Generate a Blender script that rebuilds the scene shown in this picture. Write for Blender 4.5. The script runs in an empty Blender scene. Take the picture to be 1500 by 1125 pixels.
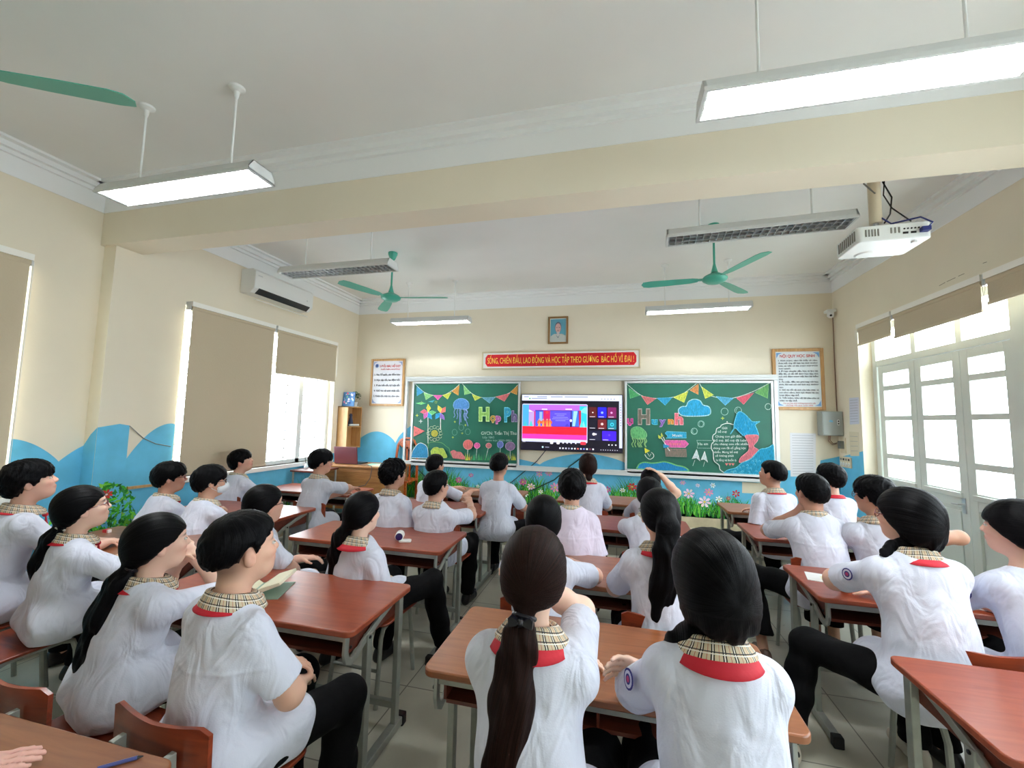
import bpy, math, random
import numpy as np
from mathutils import Vector, Matrix
random.seed(7)
SC = bpy.context.scene
COL = SC.collection

# ------------------------------------------------------------------ camera, world, exposure
F_PX, YAW, PITCH, ROLL, CAM_H = 615.7, math.radians(14.0), math.radians(4.94), math.radians(1.155), 1.57
fwd = Vector((-math.sin(YAW)*math.cos(PITCH), math.cos(YAW)*math.cos(PITCH), math.sin(PITCH)))
rgt = Vector((math.cos(YAW), math.sin(YAW), 0)); upv = rgt.cross(fwd)
CR = rgt*math.cos(ROLL)+upv*math.sin(ROLL); CU = -rgt*math.sin(ROLL)+upv*math.cos(ROLL)
cam_data = bpy.data.cameras.new('camera'); cam = bpy.data.objects.new('camera', cam_data); COL.objects.link(cam)
m = Matrix((CR, CU, -fwd)).transposed().to_4x4(); m.translation = Vector((0, 0, CAM_H)); cam.matrix_world = m
cam_data.sensor_fit = 'HORIZONTAL'; cam_data.sensor_width = 36.0; cam_data.lens = F_PX/1500*36.0
cam_data.clip_start = 0.05; cam_data.clip_end = 200
SC.camera = cam
world = bpy.data.worlds.new('daylight'); SC.world = world; world.use_nodes = True
bg = world.node_tree.nodes['Background']; bg.inputs[0].default_value = (0.84, 0.94, 1.0, 1); bg.inputs[1].default_value = 9.0
SC.view_settings.view_transform = 'Standard'; SC.view_settings.look = 'None'; SC.view_settings.gamma = 1
SC.view_settings.exposure = 0.60; SC.view_settings.use_curve_mapping = False
SC.cycles.use_denoising = True
SC.cycles.max_bounces = 10; SC.cycles.diffuse_bounces = 6; SC.cycles.glossy_bounces = 4
SC.cycles.caustics_reflective = False; SC.cycles.caustics_refractive = False
SC.cycles.sample_clamp_indirect = 6.0
LAMP_GLOW = 34.0

def win_light(name, loc, rot, sx, sy, power):
    d = bpy.data.lights.new(name, 'AREA'); d.shape = 'RECTANGLE'; d.size = sx; d.size_y = sy; d.energy = power
    d.cycles.is_portal = True
    o = bpy.data.objects.new(name, d); COL.objects.link(o); o.location = loc; o.rotation_euler = rot; return o
# daylight portals in the openings (they only guide sampling of the sky)
win_light('daylight_portal_doors', (3.30, 2.3, 1.4), (0, math.radians(90), 0), 2.9, 7.0, 10)
win_light('daylight_portal_window', (-4.75, 4.4, 1.8), (0, math.radians(-90), 0), 2.0, 2.6, 10)

# room numbers (metres)
YF, YB = 6.2, -2.4          # board wall, rear wall
XL, XLN, XR = -4.26, -4.37, 2.73
ZC = 3.55
BY0, BY1, BZ = 2.58, 2.82, 3.02   # beam

def ray(px, py):
    return CR*((px-750)/F_PX) - CU*((py-562.5)/F_PX) + fwd
def onY(px, py, y):
    d = ray(px, py); return Vector((0, 0, CAM_H)) + d*(y/d.y)
def onX(px, py, x):
    d = ray(px, py); return Vector((0, 0, CAM_H)) + d*(x/d.x)

# ------------------------------------------------------------------ materials
def srgb(r, g, b):
    f = lambda c: (c/255/12.92) if c/255 <= 0.04045 else ((c/255+0.055)/1.055)**2.4
    return (f(r), f(g), f(b), 1)
MATS = {}
def nm(name):
    mt = bpy.data.materials.new(name); mt.use_nodes = True
    nt = mt.node_tree; return mt, nt, nt.nodes['Principled BSDF']
def mat(name, col, rough=0.5, metal=0.0, bump=0.0, bscale=40.0, var=0.0, vscale=3.0, spec=0.5, stretch=None, coat=0.0):
    if name in MATS: return MATS[name]
    mt, nt, b = nm(name); L = nt.links
    c = srgb(*col) if len(col) == 3 else col
    b.inputs['Base Color'].default_value = c; b.inputs['Roughness'].default_value = rough
    b.inputs['Metallic'].default_value = metal; b.inputs['Specular IOR Level'].default_value = spec
    if coat: b.inputs['Coat Weight'].default_value = coat; b.inputs['Coat Roughness'].default_value = 0.15
    if bump or var:
        tc = nt.nodes.new('ShaderNodeTexCoord'); mp = nt.nodes.new('ShaderNodeMapping'); L.new(tc.outputs['Object'], mp.inputs[0])
        if stretch: mp.inputs['Scale'].default_value = stretch
    if bump:
        n = nt.nodes.new('ShaderNodeTexNoise'); n.inputs['Scale'].default_value = bscale; n.inputs['Detail'].default_value = 4
        L.new(mp.outputs[0], n.inputs['Vector'])
        bp = nt.nodes.new('ShaderNodeBump'); bp.inputs['Strength'].default_value = bump; bp.inputs['Distance'].default_value = 0.01
        L.new(n.outputs['Fac'], bp.inputs['Height']); L.new(bp.outputs[0], b.inputs['Normal'])
    if var:
        n2 = nt.nodes.new('ShaderNodeTexNoise'); n2.inputs['Scale'].default_value = vscale; n2.inputs['Detail'].default_value = 5
        L.new(mp.outputs[0], n2.inputs['Vector'])
        mx = nt.nodes.new('ShaderNodeMix'); mx.data_type = 'RGBA'
        mx.inputs[6].default_value = tuple(v*(1-var) for v in c[:3])+(1,); mx.inputs[7].default_value = tuple(min(1, v*(1+var)) for v in c[:3])+(1,)
        rp = nt.nodes.new('ShaderNodeMapRange'); rp.inputs[1].default_value = .3; rp.inputs[2].default_value = .7
        L.new(n2.outputs['Fac'], rp.inputs[0]); L.new(rp.outputs[0], mx.inputs[0]); L.new(mx.outputs[2], b.inputs['Base Color'])
    MATS[name] = mt; return mt
def vcol_mat(name, rough=0.8, emit=0.0, chalk=False, spec=0.3, sss=0.0):
    if name in MATS: return MATS[name]
    mt, nt, b = nm(name); L = nt.links
    a = nt.nodes.new('ShaderNodeAttribute'); a.attribute_name = 'Col'
    b.inputs['Roughness'].default_value = rough; b.inputs['Specular IOR Level'].default_value = spec
    if emit:
        b.inputs['Base Color'].default_value = (0.01, 0.01, 0.01, 1); L.new(a.outputs['Color'], b.inputs['Emission Color'])
        b.inputs['Emission Strength'].default_value = emit
    elif chalk:
        n = nt.nodes.new('ShaderNodeTexNoise'); n.inputs['Scale'].default_value = 55; n.inputs['Detail'].default_value = 6
        tc = nt.nodes.new('ShaderNodeTexCoord'); mp = nt.nodes.new('ShaderNodeMapping'); mp.inputs['Rotation'].default_value = (0, .7, 0)
        mp.inputs['Scale'].default_value = (2.2, 1, .5)
        L.new(tc.outputs['Object'], mp.inputs[0]); L.new(mp.outputs[0], n.inputs['Vector'])
        rp = nt.nodes.new('ShaderNodeMapRange'); rp.inputs[1].default_value = .35; rp.inputs[2].default_value = .6; rp.inputs[3].default_value = .5; rp.inputs[4].default_value = 1.0
        L.new(n.outputs['Fac'], rp.inputs[0])
        mx = nt.nodes.new('ShaderNodeMix'); mx.data_type = 'RGBA'; mx.inputs[6].default_value = srgb(22, 92, 76)
        L.new(rp.outputs[0], mx.inputs[0]); L.new(a.outputs['Color'], mx.inputs[7]); L.new(mx.outputs[2], b.inputs['Base Color'])
    else:
        L.new(a.outputs['Color'], b.inputs['Base Color'])
    if sss:
        b.inputs['Subsurface Weight'].default_value = sss; b.inputs['Subsurface Radius'].default_value = (.01, .004, .002); b.inputs['Subsurface Scale'].default_value = 0.5
    MATS[name] = mt; return mt
def wood_mat(name, c1, c2, rough=0.3, scale=1.0, axis=0, coat=0.35):
    if name in MATS: return MATS[name]
    mt, nt, b = nm(name); L = nt.links
    tc = nt.nodes.new('ShaderNodeTexCoord'); mp = nt.nodes.new('ShaderNodeMapping')
    s = [9*scale, 9*scale, 9*scale]; s[axis] = 0.9*scale; mp.inputs['Scale'].default_value = s
    oi = nt.nodes.new('ShaderNodeObjectInfo')
    add = nt.nodes.new('ShaderNodeVectorMath'); add.operation = 'ADD'
    L.new(tc.outputs['Object'], add.inputs[0]); L.new(oi.outputs['Random'], add.inputs[1]); L.new(add.outputs[0], mp.inputs[0])
    n = nt.nodes.new('ShaderNodeTexNoise'); n.inputs['Scale'].default_value = 3.2; n.inputs['Detail'].default_value = 8; n.inputs['Distortion'].default_value = 1.2
    L.new(mp.outputs[0], n.inputs['Vector'])
    cr = nt.nodes.new('ShaderNodeValToRGB'); cr.color_ramp.elements[0].position = .3; cr.color_ramp.elements[0].color = srgb(*c1)
    cr.color_ramp.elements[1].position = .72; cr.color_ramp.elements[1].color = srgb(*c2)
    L.new(n.outputs['Fac'], cr.inputs[0])
    n3 = nt.nodes.new('ShaderNodeTexNoise'); n3.inputs['Scale'].default_value = 2.2; L.new(tc.outputs['Object'], n3.inputs['Vector'])
    mx = nt.nodes.new('ShaderNodeMix'); mx.data_type = 'RGBA'; mx.blend_type = 'MULTIPLY'; mx.inputs[0].default_value = .18
    L.new(cr.outputs[0], mx.inputs[6]); L.new(n3.outputs['Fac'], mx.inputs[7]); L.new(mx.outputs[2], b.inputs['Base Color'])
    # scratches and wear in the varnish
    n4 = nt.nodes.new('ShaderNodeTexNoise'); n4.inputs['Scale'].default_value = 30; n4.inputs['Detail'].default_value = 6; L.new(tc.outputs['Object'], n4.inputs['Vector'])
    rp = nt.nodes.new('ShaderNodeMapRange'); rp.inputs[3].default_value = rough-.02; rp.inputs[4].default_value = rough+.08
    L.new(n4.outputs['Fac'], rp.inputs[0]); L.new(rp.outputs[0], b.inputs['Roughness'])
    bp = nt.nodes.new('ShaderNodeBump'); bp.inputs['Strength'].default_value = .05; bp.inputs['Distance'].default_value = .002
    L.new(n.outputs['Fac'], bp.inputs['Height']); L.new(bp.outputs[0], b.inputs['Normal'])
    b.inputs['Coat Weight'].default_value = coat; b.inputs['Coat Roughness'].default_value = .25
    MATS[name] = mt; return mt
def emit_mat(name, col, strength):
    if name in MATS: return MATS[name]
    mt, nt, b = nm(name); b.inputs['Base Color'].default_value = (0.8, 0.8, 0.8, 1)
    b.inputs['Emission Color'].default_value = col; b.inputs['Emission Strength'].default_value = strength
    MATS[name] = mt; return mt
def glass_mat():
    if 'pane glass' in MATS: return MATS['pane glass']
    mt, nt, b = nm('pane glass'); L = nt.links
    tr = nt.nodes.new('ShaderNodeBsdfTransparent'); gl = nt.nodes.new('ShaderNodeBsdfGlossy'); gl.inputs['Roughness'].default_value = .03
    ms = nt.nodes.new('ShaderNodeMixShader'); ms.inputs[0].default_value = .05
    L.new(tr.outputs[0], ms.inputs[1]); L.new(gl.outputs[0], ms.inputs[2])
    L.new(ms.outputs[0], nt.nodes['Material Output'].inputs[0]); MATS['pane glass'] = mt; return mt

M_WALL = mat('cream wall paint', (230, 221, 200), .75, bump=.12, bscale=14, var=.03, vscale=1.5)
M_CEIL = mat('white ceiling paint', (232, 233, 231), .85, bump=.05, bscale=8, var=.03, vscale=1.2)
M_CORN = mat('white cornice plaster', (236, 238, 238), .7)
M_BLUE = mat('blue mural paint', (98, 186, 222), .7, var=.10, vscale=6)
M_SKIRT = mat('beige skirting tile', (190, 178, 150), .35, var=.12, vscale=9)
M_STEEL = mat('grey painted steel', (158, 162, 154), .38, metal=.35, var=.08, vscale=25)
M_RUBBER = mat('black rubber', (18, 18, 20), .6)
M_WHITE = mat('white enamel', (228, 230, 228), .4)
M_ALU = mat('brushed aluminium', (205, 208, 210), .3, metal=.7)
M_DARK = mat('dark plastic', (14, 14, 16), .3)
M_BLACK = mat('black cloth', (13, 13, 15), .85, bump=.25, bscale=60)
M_TOP = wood_mat('red brown desk varnish', (138, 60, 36), (162, 78, 48), .32, axis=0, coat=.15)
M_TOP2 = wood_mat('tan worn desk varnish', (134, 78, 46), (162, 100, 62), .30, axis=0)
M_SEAT = wood_mat('red chair plywood', (112, 40, 22), (160, 68, 36), .3, axis=0)
M_EDGE = wood_mat('orange plywood edge', (160, 84, 36), (196, 112, 52), .4, axis=0)
M_SHELFW = wood_mat('dark red shelf board', (84, 34, 22), (118, 52, 32), .4, axis=0)
M_OAK = wood_mat('pale oak veneer', (188, 140, 86), (214, 170, 112), .4, axis=2, coat=.1)
M_TDESK = wood_mat('brown teacher desk veneer', (150, 96, 48), (188, 132, 74), .4, axis=0, coat=.15)
M_MURAL = vcol_mat('mural paint', .8)
M_CHALK = vcol_mat('coloured chalk', .95, chalk=True)
M_PRINT = vcol_mat('printed sheet', .5)

# ------------------------------------------------------------------ mesh helpers
class MB:
    def __init__(s): s.v = []; s.f = []; s.mi = []; s.col = []; s.m = 0; s.c = (1, 1, 1, 1)
    def add(s, vs, fs):
        b = len(s.v); s.v += [tuple(p) for p in vs]
        for f in fs: s.f.append([b+i for i in f]); s.mi.append(s.m); s.col.append(s.c)
    def box(s, x0, y0, z0, x1, y1, z1, M=None):
        vs = [Vector(p) for p in ((x0, y0, z0), (x1, y0, z0), (x1, y1, z0), (x0, y1, z0), (x0, y0, z1), (x1, y0, z1), (x1, y1, z1), (x0, y1, z1))]
        if M: vs = [M @ p for p in vs]
        s.add(vs, [(0, 3, 2, 1), (4, 5, 6, 7), (0, 1, 5, 4), (1, 2, 6, 5), (2, 3, 7, 6), (3, 0, 4, 7)])
    def prism(s, pts, d, M=None):
        """polygon pts (x,y,z) extruded by vector d"""
        n = len(pts); d = Vector(d); a = [Vector(p) for p in pts]; b = [p+d for p in a]
        vs = a+b
        if M: vs = [M @ p for p in vs]
        s.add(vs, [tuple(range(n))[::-1], tuple(range(n, 2*n))]+[(i, (i+1) % n, n+(i+1) % n, n+i) for i in range(n)])
    def tube(s, path, r, seg=8, M=None, caps=True, rect=None, up=(0, 0, 1)):
        """round tube (radius r or list) or rect=(w,h) bar along a path"""
        P = [Vector(p) for p in path]; n = len(P); rings = []
        ref = None
        for i, p in enumerate(P):
            t = (P[min(i+1, n-1)]-P[max(i-1, 0)])
            if t.length < 1e-9: t = Vector((0, 0, 1))
            t.normalize()
            if ref is None:
                ref = Vector(up) if abs(t.dot(Vector(up))) < .95 else Vector((1, 0, 0))
                if abs(t.dot(ref)) > .95: ref = Vector((0, 1, 0))
            a = (ref - t*ref.dot(t)).normalized(); b2 = t.cross(a); ref = a
            rr = r[i] if isinstance(r, (list, tuple)) else r
            if rect:
                w, h = rect; ring = [p+b2*(w/2*sx)+a*(h/2*sy) for sx, sy in ((-1, -1), (1, -1), (1, 1), (-1, 1))]
            else:
                ring = [p+(a*math.cos(2*math.pi*k/seg)+b2*math.sin(2*math.pi*k/seg))*rr for k in range(seg)]
            rings.append(ring)
        k = len(rings[0]); vs = [q for rg in rings for q in rg]
        if M: vs = [M @ q for q in vs]
        fs = [(i*k+j, i*k+(j+1) % k, (i+1)*k+(j+1) % k, (i+1)*k+j) for i in range(n-1) for j in range(k)]
        if caps: fs += [tuple(range(k))[::-1], tuple(range((n-1)*k, n*k))]
        s.add(vs, fs)
    def lathe(s, prof, c=(0, 0, 0), seg=20, M=None, ax='z'):
        """prof list of (r,h) about the vertical through c"""
        vs = []; n = len(prof)
        for r, h in prof:
            for k in range(seg):
                a = 2*math.pi*k/seg; p = Vector((r*math.cos(a), r*math.sin(a), h))
                if ax == 'x': p = Vector((p.z, p.x, p.y))
                if ax == 'y': p = Vector((p.x, -p.z, p.y)) if False else Vector((p.x, p.z, p.y))
                vs.append(p+Vector(c))
        if M: vs = [M @ q for q in vs]
        s.add(vs, [(i*seg+j, i*seg+(j+1) % seg, (i+1)*seg+(j+1) % seg, (i+1)*seg+j) for i in range(n-1) for j in range(seg)]
              + [tuple(range(seg))[::-1], tuple(range((n-1)*seg, n*seg))])
    def ball(s, c, r, seg=12, rings=8, M=None):
        r = r if isinstance(r, (tuple, list)) else (r, r, r); vs = []
        for i in range(rings+1):
            t = math.pi*i/rings
            for k in range(seg):
                a = 2*math.pi*k/seg
                vs.append(Vector((c[0]+r[0]*math.sin(t)*math.cos(a), c[1]+r[1]*math.sin(t)*math.sin(a), c[2]-r[2]*math.cos(t))))
        if M: vs = [M @ q for q in vs]
        s.add(vs, [(i*seg+j, i*seg+(j+1) % seg, (i+1)*seg+(j+1) % seg, (i+1)*seg+j) for i in range(rings) for j in range(seg)])
    def poly(s, pts): s.add(pts, [tuple(range(len(pts)))])

def rrect(x0, y0, x1, y1, r, n=5):
    out = []
    for cx, cy, a0 in ((x1-r, y1-r, 0), (x0+r, y1-r, 90), (x0+r, y0+r, 180), (x1-r, y0+r, 270)):
        for i in range(n+1):
            a = math.radians(a0+90*i/n); out.append((cx+r*math.cos(a), cy+r*math.sin(a)))
    return out
def finish(name, me, mats, parent, smooth, loc, bevel):
    for mt in (mats if isinstance(mats, (list, tuple)) else [mats]): me.materials.append(mt)
    o = bpy.data.objects.new(name, me); COL.objects.link(o)
    if parent is not None: o.parent = parent
    o.location = loc
    if smooth:
        me.polygons.foreach_set('use_smooth', [True]*len(me.polygons))
        if smooth != 'all':
            me.set_sharp_from_angle(angle=math.radians(38)) if hasattr(me, 'set_sharp_from_angle') else None
    if bevel:
        b = o.modifiers.new('bevel', 'BEVEL'); b.width = bevel; b.segments = 2; b.limit_method = 'ANGLE'; b.angle_limit = math.radians(35); b.harden_normals = False
    return o
def obj(name, mb, mats, parent=None, smooth=True, loc=(0, 0, 0), bevel=0.0):
    me = bpy.data.meshes.new(name); me.from_pydata(mb.v, [], mb.f)
    me.polygons.foreach_set('material_index', mb.mi)
    if any(c != (1, 1, 1, 1) for c in mb.col):
        ca = me.color_attributes.new('Col', 'FLOAT_COLOR', 'CORNER')
        arr = np.empty((len(me.loops), 4), np.float32); i = 0
        for f, c in zip(mb.f, mb.col): arr[i:i+len(f)] = c; i += len(f)
        ca.data.foreach_set('color', arr.ravel())
    me.validate(clean_customdata=False) if False else None
    me.update()
    return finish(name, me, mats, parent, smooth, loc, bevel)
def thing(name, label, cat, loc=(0, 0, 0), rotz=0, group=None):
    o = bpy.data.objects.new(name, None); COL.objects.link(o); o.empty_display_size = .05
    o.location = loc; o.rotation_euler = (0, 0, rotz); o['label'] = label; o['category'] = cat
    if group: o['group'] = group
    return o
def tag(o, label, cat, group=None):
    o['label'] = label; o['category'] = cat
    if group: o['group'] = group
    return o
def struct(o): o['kind'] = 'structure'; return o
def dup(root, loc, rotz=0, label=None):
    r = root.copy(); COL.objects.link(r); r.location = loc; r.rotation_euler = (0, 0, rotz)
    if label: r['label'] = label
    for ch in list(root.children):
        c = ch.copy(); COL.objects.link(c); c.parent = r
        for g in ch.children:
            d = g.copy(); COL.objects.link(d); d.parent = c
    return r
_tc = {}
def text_tris(txt, bold=0.0):
    """glyph outlines of one line as flat triangles: verts (x,y) with cap height about 1, faces, width"""
    key = (txt, bold)
    if key in _tc: return _tc[key]
    cu = bpy.data.curves.new('t', 'FONT'); cu.body = txt; cu.size = 1.0/.72; cu.offset = bold; cu.resolution_u = 3
    o = bpy.data.objects.new('t', cu); COL.objects.link(o)
    dg = bpy.context.evaluated_depsgraph_get(); me = bpy.data.meshes.new_from_object(o.evaluated_get(dg))
    v = [tuple(p.co[:2]) for p in me.vertices]; f = [tuple(p.vertices) for p in me.polygons]
    bpy.data.objects.remove(o); bpy.data.curves.remove(cu); bpy.data.meshes.remove(me)
    x0 = min(p[0] for p in v) if v else 0; x1 = max(p[0] for p in v) if v else 1
    v = [(p[0]-x0, p[1]) for p in v]; _tc[key] = (v, f, x1-x0); return _tc[key]
def put_text(mb, txt, O, U, V, h, w=None, bold=0.0, col=None):
    """text with lower left corner O, along U, up V, cap height h, squeezed to width w"""
    v, f, tw = text_tris(txt, bold); sx = (w/tw) if w else h
    O = Vector(O); U = Vector(U); V = Vector(V)
    if col is not None: mb.c = col
    mb.add([O+U*(p[0]*sx)+V*(p[1]*h) for p in v], f)
# ------------------------------------------------------------------ room shell
def floor_mat():
    mt, nt, b = nm('pale floor tile'); L = nt.links
    tc = nt.nodes.new('ShaderNodeTexCoord'); br = nt.nodes.new('ShaderNodeTexBrick')
    br.offset = 0; br.squash = 1; br.inputs['Scale'].default_value = 1.0
    br.inputs['Brick Width'].default_value = .6; br.inputs['Row Height'].default_value = .6; br.inputs['Mortar Size'].default_value = .004
    br.inputs['Mortar Smooth'].default_value = .3; br.inputs['Bias'].default_value = 0
    br.inputs['Color1'].default_value = srgb(206, 203, 186); br.inputs['Color2'].default_value = srgb(198, 196, 180); br.inputs['Mortar'].default_value = srgb(130, 127, 114)
    L.new(tc.outputs['Object'], br.inputs['Vector'])
    n = nt.nodes.new('ShaderNodeTexNoise'); n.inputs['Scale'].default_value = 2.6; n.inputs['Detail'].default_value = 8; n.inputs['Distortion'].default_value = .8
    L.new(tc.outputs['Object'], n.inputs['Vector'])
    rp = nt.nodes.new('ShaderNodeMapRange'); rp.inputs[1].default_value = .3; rp.inputs[2].default_value = .7; rp.inputs[3].default_value = .84; rp.inputs[4].default_value = 1.02
    L.new(n.outputs['Fac'], rp.inputs[0])
    mx = nt.nodes.new('ShaderNodeMix'); mx.data_type = 'RGBA'; mx.blend_type = 'MULTIPLY'; mx.inputs[0].default_value = 1
    L.new(br.outputs['Color'], mx.inputs[6]); L.new(rp.outputs[0], mx.inputs[7]); L.new(mx.outputs[2], b.inputs['Base Color'])
    r2 = nt.nodes.new('ShaderNodeMapRange'); r2.inputs[3].default_value = .22; r2.inputs[4].default_value = .42
    L.new(n.outputs['Fac'], r2.inputs[0]); L.new(r2.outputs[0], b.inputs['Roughness'])
    return mt
M_FLOOR = floor_mat()
mb = MB(); mb.box(-4.8, YB-.2, -.12, 3.1, YF+.2, 0); struct(obj('floor', mb, M_FLOOR, smooth=False))
mb = MB(); mb.box(-4.8, YB-.2, ZC, 3.1, YF+.2, ZC+.12); struct(obj('ceiling', mb, M_CEIL, smooth=False))
mb = MB(); mb.box(-4.26, 5.30, 0, XR, YF, .188); mb.m = 1; mb.box(-4.26, 5.285, .165, XR, 5.30, .192)
struct(obj('trim_1', mb, [M_FLOOR, M_SKIRT], smooth=False))

# --- painted mural: waves of blue, grass and flowers, part of the wall meshes
GREENS = [srgb(*c) for c in ((38, 128, 34), (62, 160, 46), (94, 184, 58), (28, 98, 34), (124, 196, 74), (52, 146, 62), (20, 78, 30))]
def blade(mb, P, U, V, N, h, lean, w, col):
    mb.c = col; pts = []; n = 5
    for i in range(n+1):
        t = i/n; x = lean*t*t; y = h*t; ww = w*(1-t)**.8*.5+.0006
        pts.append((x-ww, x+ww, y))
    vs = []
    for a, b, y in pts: vs += [P+U*a+V*y+N, P+U*b+V*y+N]
    mb.add(vs, [(2*i, 2*i+1, 2*i+3, 2*i+2) for i in range(n)])
def flower(mb, P, U, V, N, r, col, mid, rnd, n=8):
    a0 = rnd.random()*6; sq = .75+.25*rnd.random()
    for k in range(n):
        a = a0+k*2*math.pi/n; d = (U*math.cos(a)+V*math.sin(a)*sq); e = (U*-math.sin(a)+V*math.cos(a)*sq)
        mb.c = tuple(c*(.85+.3*rnd.random()) for c in col[:3])+(1,)
        mb.poly([P+N+d*r*.15, P+N+d*r*.6+e*r*.22, P+N+d*r*.95+e*r*.16, P+N+d*r, P+N+d*r*.95-e*r*.16, P+N+d*r*.6-e*r*.22])
    mb.c = mid
    mb.poly([P+N*1.4+(U*math.cos(t)+V*math.sin(t)*sq)*r*.2 for t in [i*math.pi/4 for i in range(8)]])
def wave(mb, fP, bumps, z0, N):
    """fP(u,z)->point; bumps (u0,u1,peak,side) arcs"""
    for u0, u1, pk, sd0, sd1 in bumps:
        n = 22; prev = None
        for i in range(n+1):
            t = i/n; u = u0+(u1-u0)*t; s = math.sin(math.pi*t)**.75
            z = (sd0*(1-t)+sd1*t)+(pk-(sd0+sd1)/2)*s
            cur = (u, z)
            if prev: mb.poly([fP(prev[0], z0)+N, fP(u, z0)+N, fP(u, z)+N, fP(prev[0], prev[1])+N])
            prev = cur
def meadow(mb, fP, U, u0, u1, z0, hfun, n, rnd, N, wmul=1.0):
    V = Vector((0, 0, 1)); mb.c = srgb(30, 104, 36)
    steps = 40
    for i in range(steps):
        a, b = u0+(u1-u0)*i/steps, u0+(u1-u0)*(i+1)/steps
        mb.poly([fP(a, z0)+N, fP(b, z0)+N, fP(b, z0+hfun(b)*.45)+N, fP(a, z0+hfun(a)*.45)+N])
    order = []
    for k in range(n):
        u = u0+(u1-u0)*rnd.random(); t = rnd.random(); order.append((t, u))
    order.sort(reverse=True)
    for j, (t, u) in enumerate(order):
        H = hfun(u); base = z0+H*.55*t; h = H*(.35+.5*rnd.random())*(1.08-.3*t); c = rnd.choice(GREENS)
        sh = .8+.45*rnd.random(); c = tuple(min(1, v*sh) for v in c[:3])+(1,)
        blade(mb, fP(u, base), U, V, N*(1.2+.8*j/n), h, (rnd.random()-.5)*h*1.1, .011*wmul*(.6+.8*rnd.random()), c)

def quad_wall(mb, fP, u0, u1, z0, z1, holes):
    us = sorted({u0, u1, *[h[0] for h in holes], *[h[1] for h in holes]}); zs = sorted({z0, z1, *[h[2] for h in holes], *[h[3] for h in holes]})
    for i in range(len(us)-1):
        for j in range(len(zs)-1):
            cu, cz = (us[i]+us[i+1])/2, (zs[j]+zs[j+1])/2
            if any(h[0] < cu < h[1] and h[2] < cz < h[3] for h in holes): continue
            fP(mb, us[i], us[i+1], zs[j], zs[j+1])

# wall_front
rnd = random.Random(3)
mb = MB(); mb.m = 0; mb.box(-4.8, YF, 0, 3.1, YF+.2, ZC)
mb.m = 3; mb.box(-4.262, YF-.012, .188, XR, YF, .325)
fF = lambda u, z: Vector((u, YF, z)); N = Vector((0, -.0015, 0))
mb.m = 1
wave(mb, fF, [(-4.26, -3.47, 1.34, 1.06, 1.17), (-3.47, -2.4, 1.50, 1.17, 1.0), (-2.4, -1.10, 1.03, 1.0, .93), (-1.10, .16, 1.11, .93, .98), (.16, 1.4, 1.12, .98, .95), (1.4, 2.13, 1.05, .95, .99)], .325, N)
mb.poly([fF(2.13, .325)+N, fF(2.62, .325)+N, fF(2.62, 1.0)+N, fF(2.13, 1.0)+N])
mb.poly([fF(2.50, 1.0)+N, fF(XR, 1.0)+N, fF(XR, 1.2)+N, fF(2.52, 1.14)+N])
mb.poly([fF(2.62, .325)+N, fF(XR, .325)+N, fF(XR, 1.0)+N, fF(2.62, 1.0)+N])
mb.m = 2
hf = lambda u: .34+.07*math.sin(u*4.1+.5)+.05*math.sin(u*9.3)+(.05 if u < -2.2 else 0)
meadow(mb, fF, Vector((1, 0, 0)), -4.2, 1.85, .325, lambda u: hf(u)*(1 if u < 1.2 else max(.35, 1-(u-1.2)*.9)), 2600, rnd, N)
PINK, PALE, RED, WHT, MAG = srgb(236, 150, 190), srgb(248, 214, 232), srgb(214, 50, 56), srgb(250, 250, 248), srgb(214, 92, 160)
YEL, ORG = srgb(238, 212, 90), srgb(232, 130, 60)
for px, py, r, c in ((537, 705, .05, RED), (600, 706, .055, ORG), (672, 703, .055, MAG), (690, 696, .045, MAG), (640, 728, .04, MAG), (766, 706, .06, MAG), (790, 694, .05, PINK), (804, 693, .055, PINK),
                     (778, 713, .065, PALE), (813, 714, .075, PINK), (770, 724, .045, WHT), (792, 720, .04, WHT), (890, 717, .05, MAG), (926, 713, .065, RED), (912, 718, .04, WHT), (1000, 707, .04, PINK),
                     (1009, 723, .072, PALE), (1032, 735, .08, PALE), (1038, 721, .06, PINK), (1044, 711, .035, WHT), (1053, 731, .045, WHT), (1078, 723, .05, RED), (1067, 730, .03, RED), (1022, 711, .03, PALE),
                     (430, 735, .05, RED), (700, 712, .03, WHT), (835, 723, .03, WHT), (985, 741, .03, WHT), (850, 735, .05, PINK), (960, 735, .04, WHT), (745, 731, .05, PINK)):
    P = onY(px, py, YF); flower(mb, P, Vector((1, 0, 0)), Vector((0, 0, 1)), Vector((0, -.004, 0)), r, c, YEL, rnd, 7 if r > .05 else 6)
# unpainted cream patches and hairline cracks
mb.m = 0
struct(obj('wall_front', mb, [M_WALL, M_BLUE, M_MURAL, M_SKIRT], smooth=False))

# wall_left (far bay and near bay) with window openings
WL = (3.27, 5.66, .93, 2.68); WN = (-.4, 2.165, .93, 2.72)
mb = MB(); mb.m = 0
quad_wall(mb, lambda m, a, b, c, d: m.box(XL-.24, a, c, XL, b, d), BY1+.01, YF, 0, ZC, [WL])
quad_wall(mb, lambda m, a, b, c, d: m.box(XLN-.24, a, c, XLN, b, d), YB, BY0-.001, 0, ZC, [WN])
mb.box(XLN-.24, BY0-.001, 0, XLN, BY1+.02, BZ-.0005)
mb.box(XLN, BY0+.03, 0, -4.232, BY1+.03, BZ)          # shallow pilaster under the beam
mb.m = 3; mb.box(XL, BY1+.03, 0, XL+.012, YF, .12); mb.box(XLN, YB, 0, XLN+.012, BY0+.03, .12)
fL = lambda u, z: Vector((XL, u, z)); fN = lambda u, z: Vector((XLN, u, z)); fP_ = lambda u, z: Vector((-4.232, u, z)); fS = lambda u, z: Vector((u, BY0+.03, z))
N = Vector((.0015, 0, 0)); mb.m = 1
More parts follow.
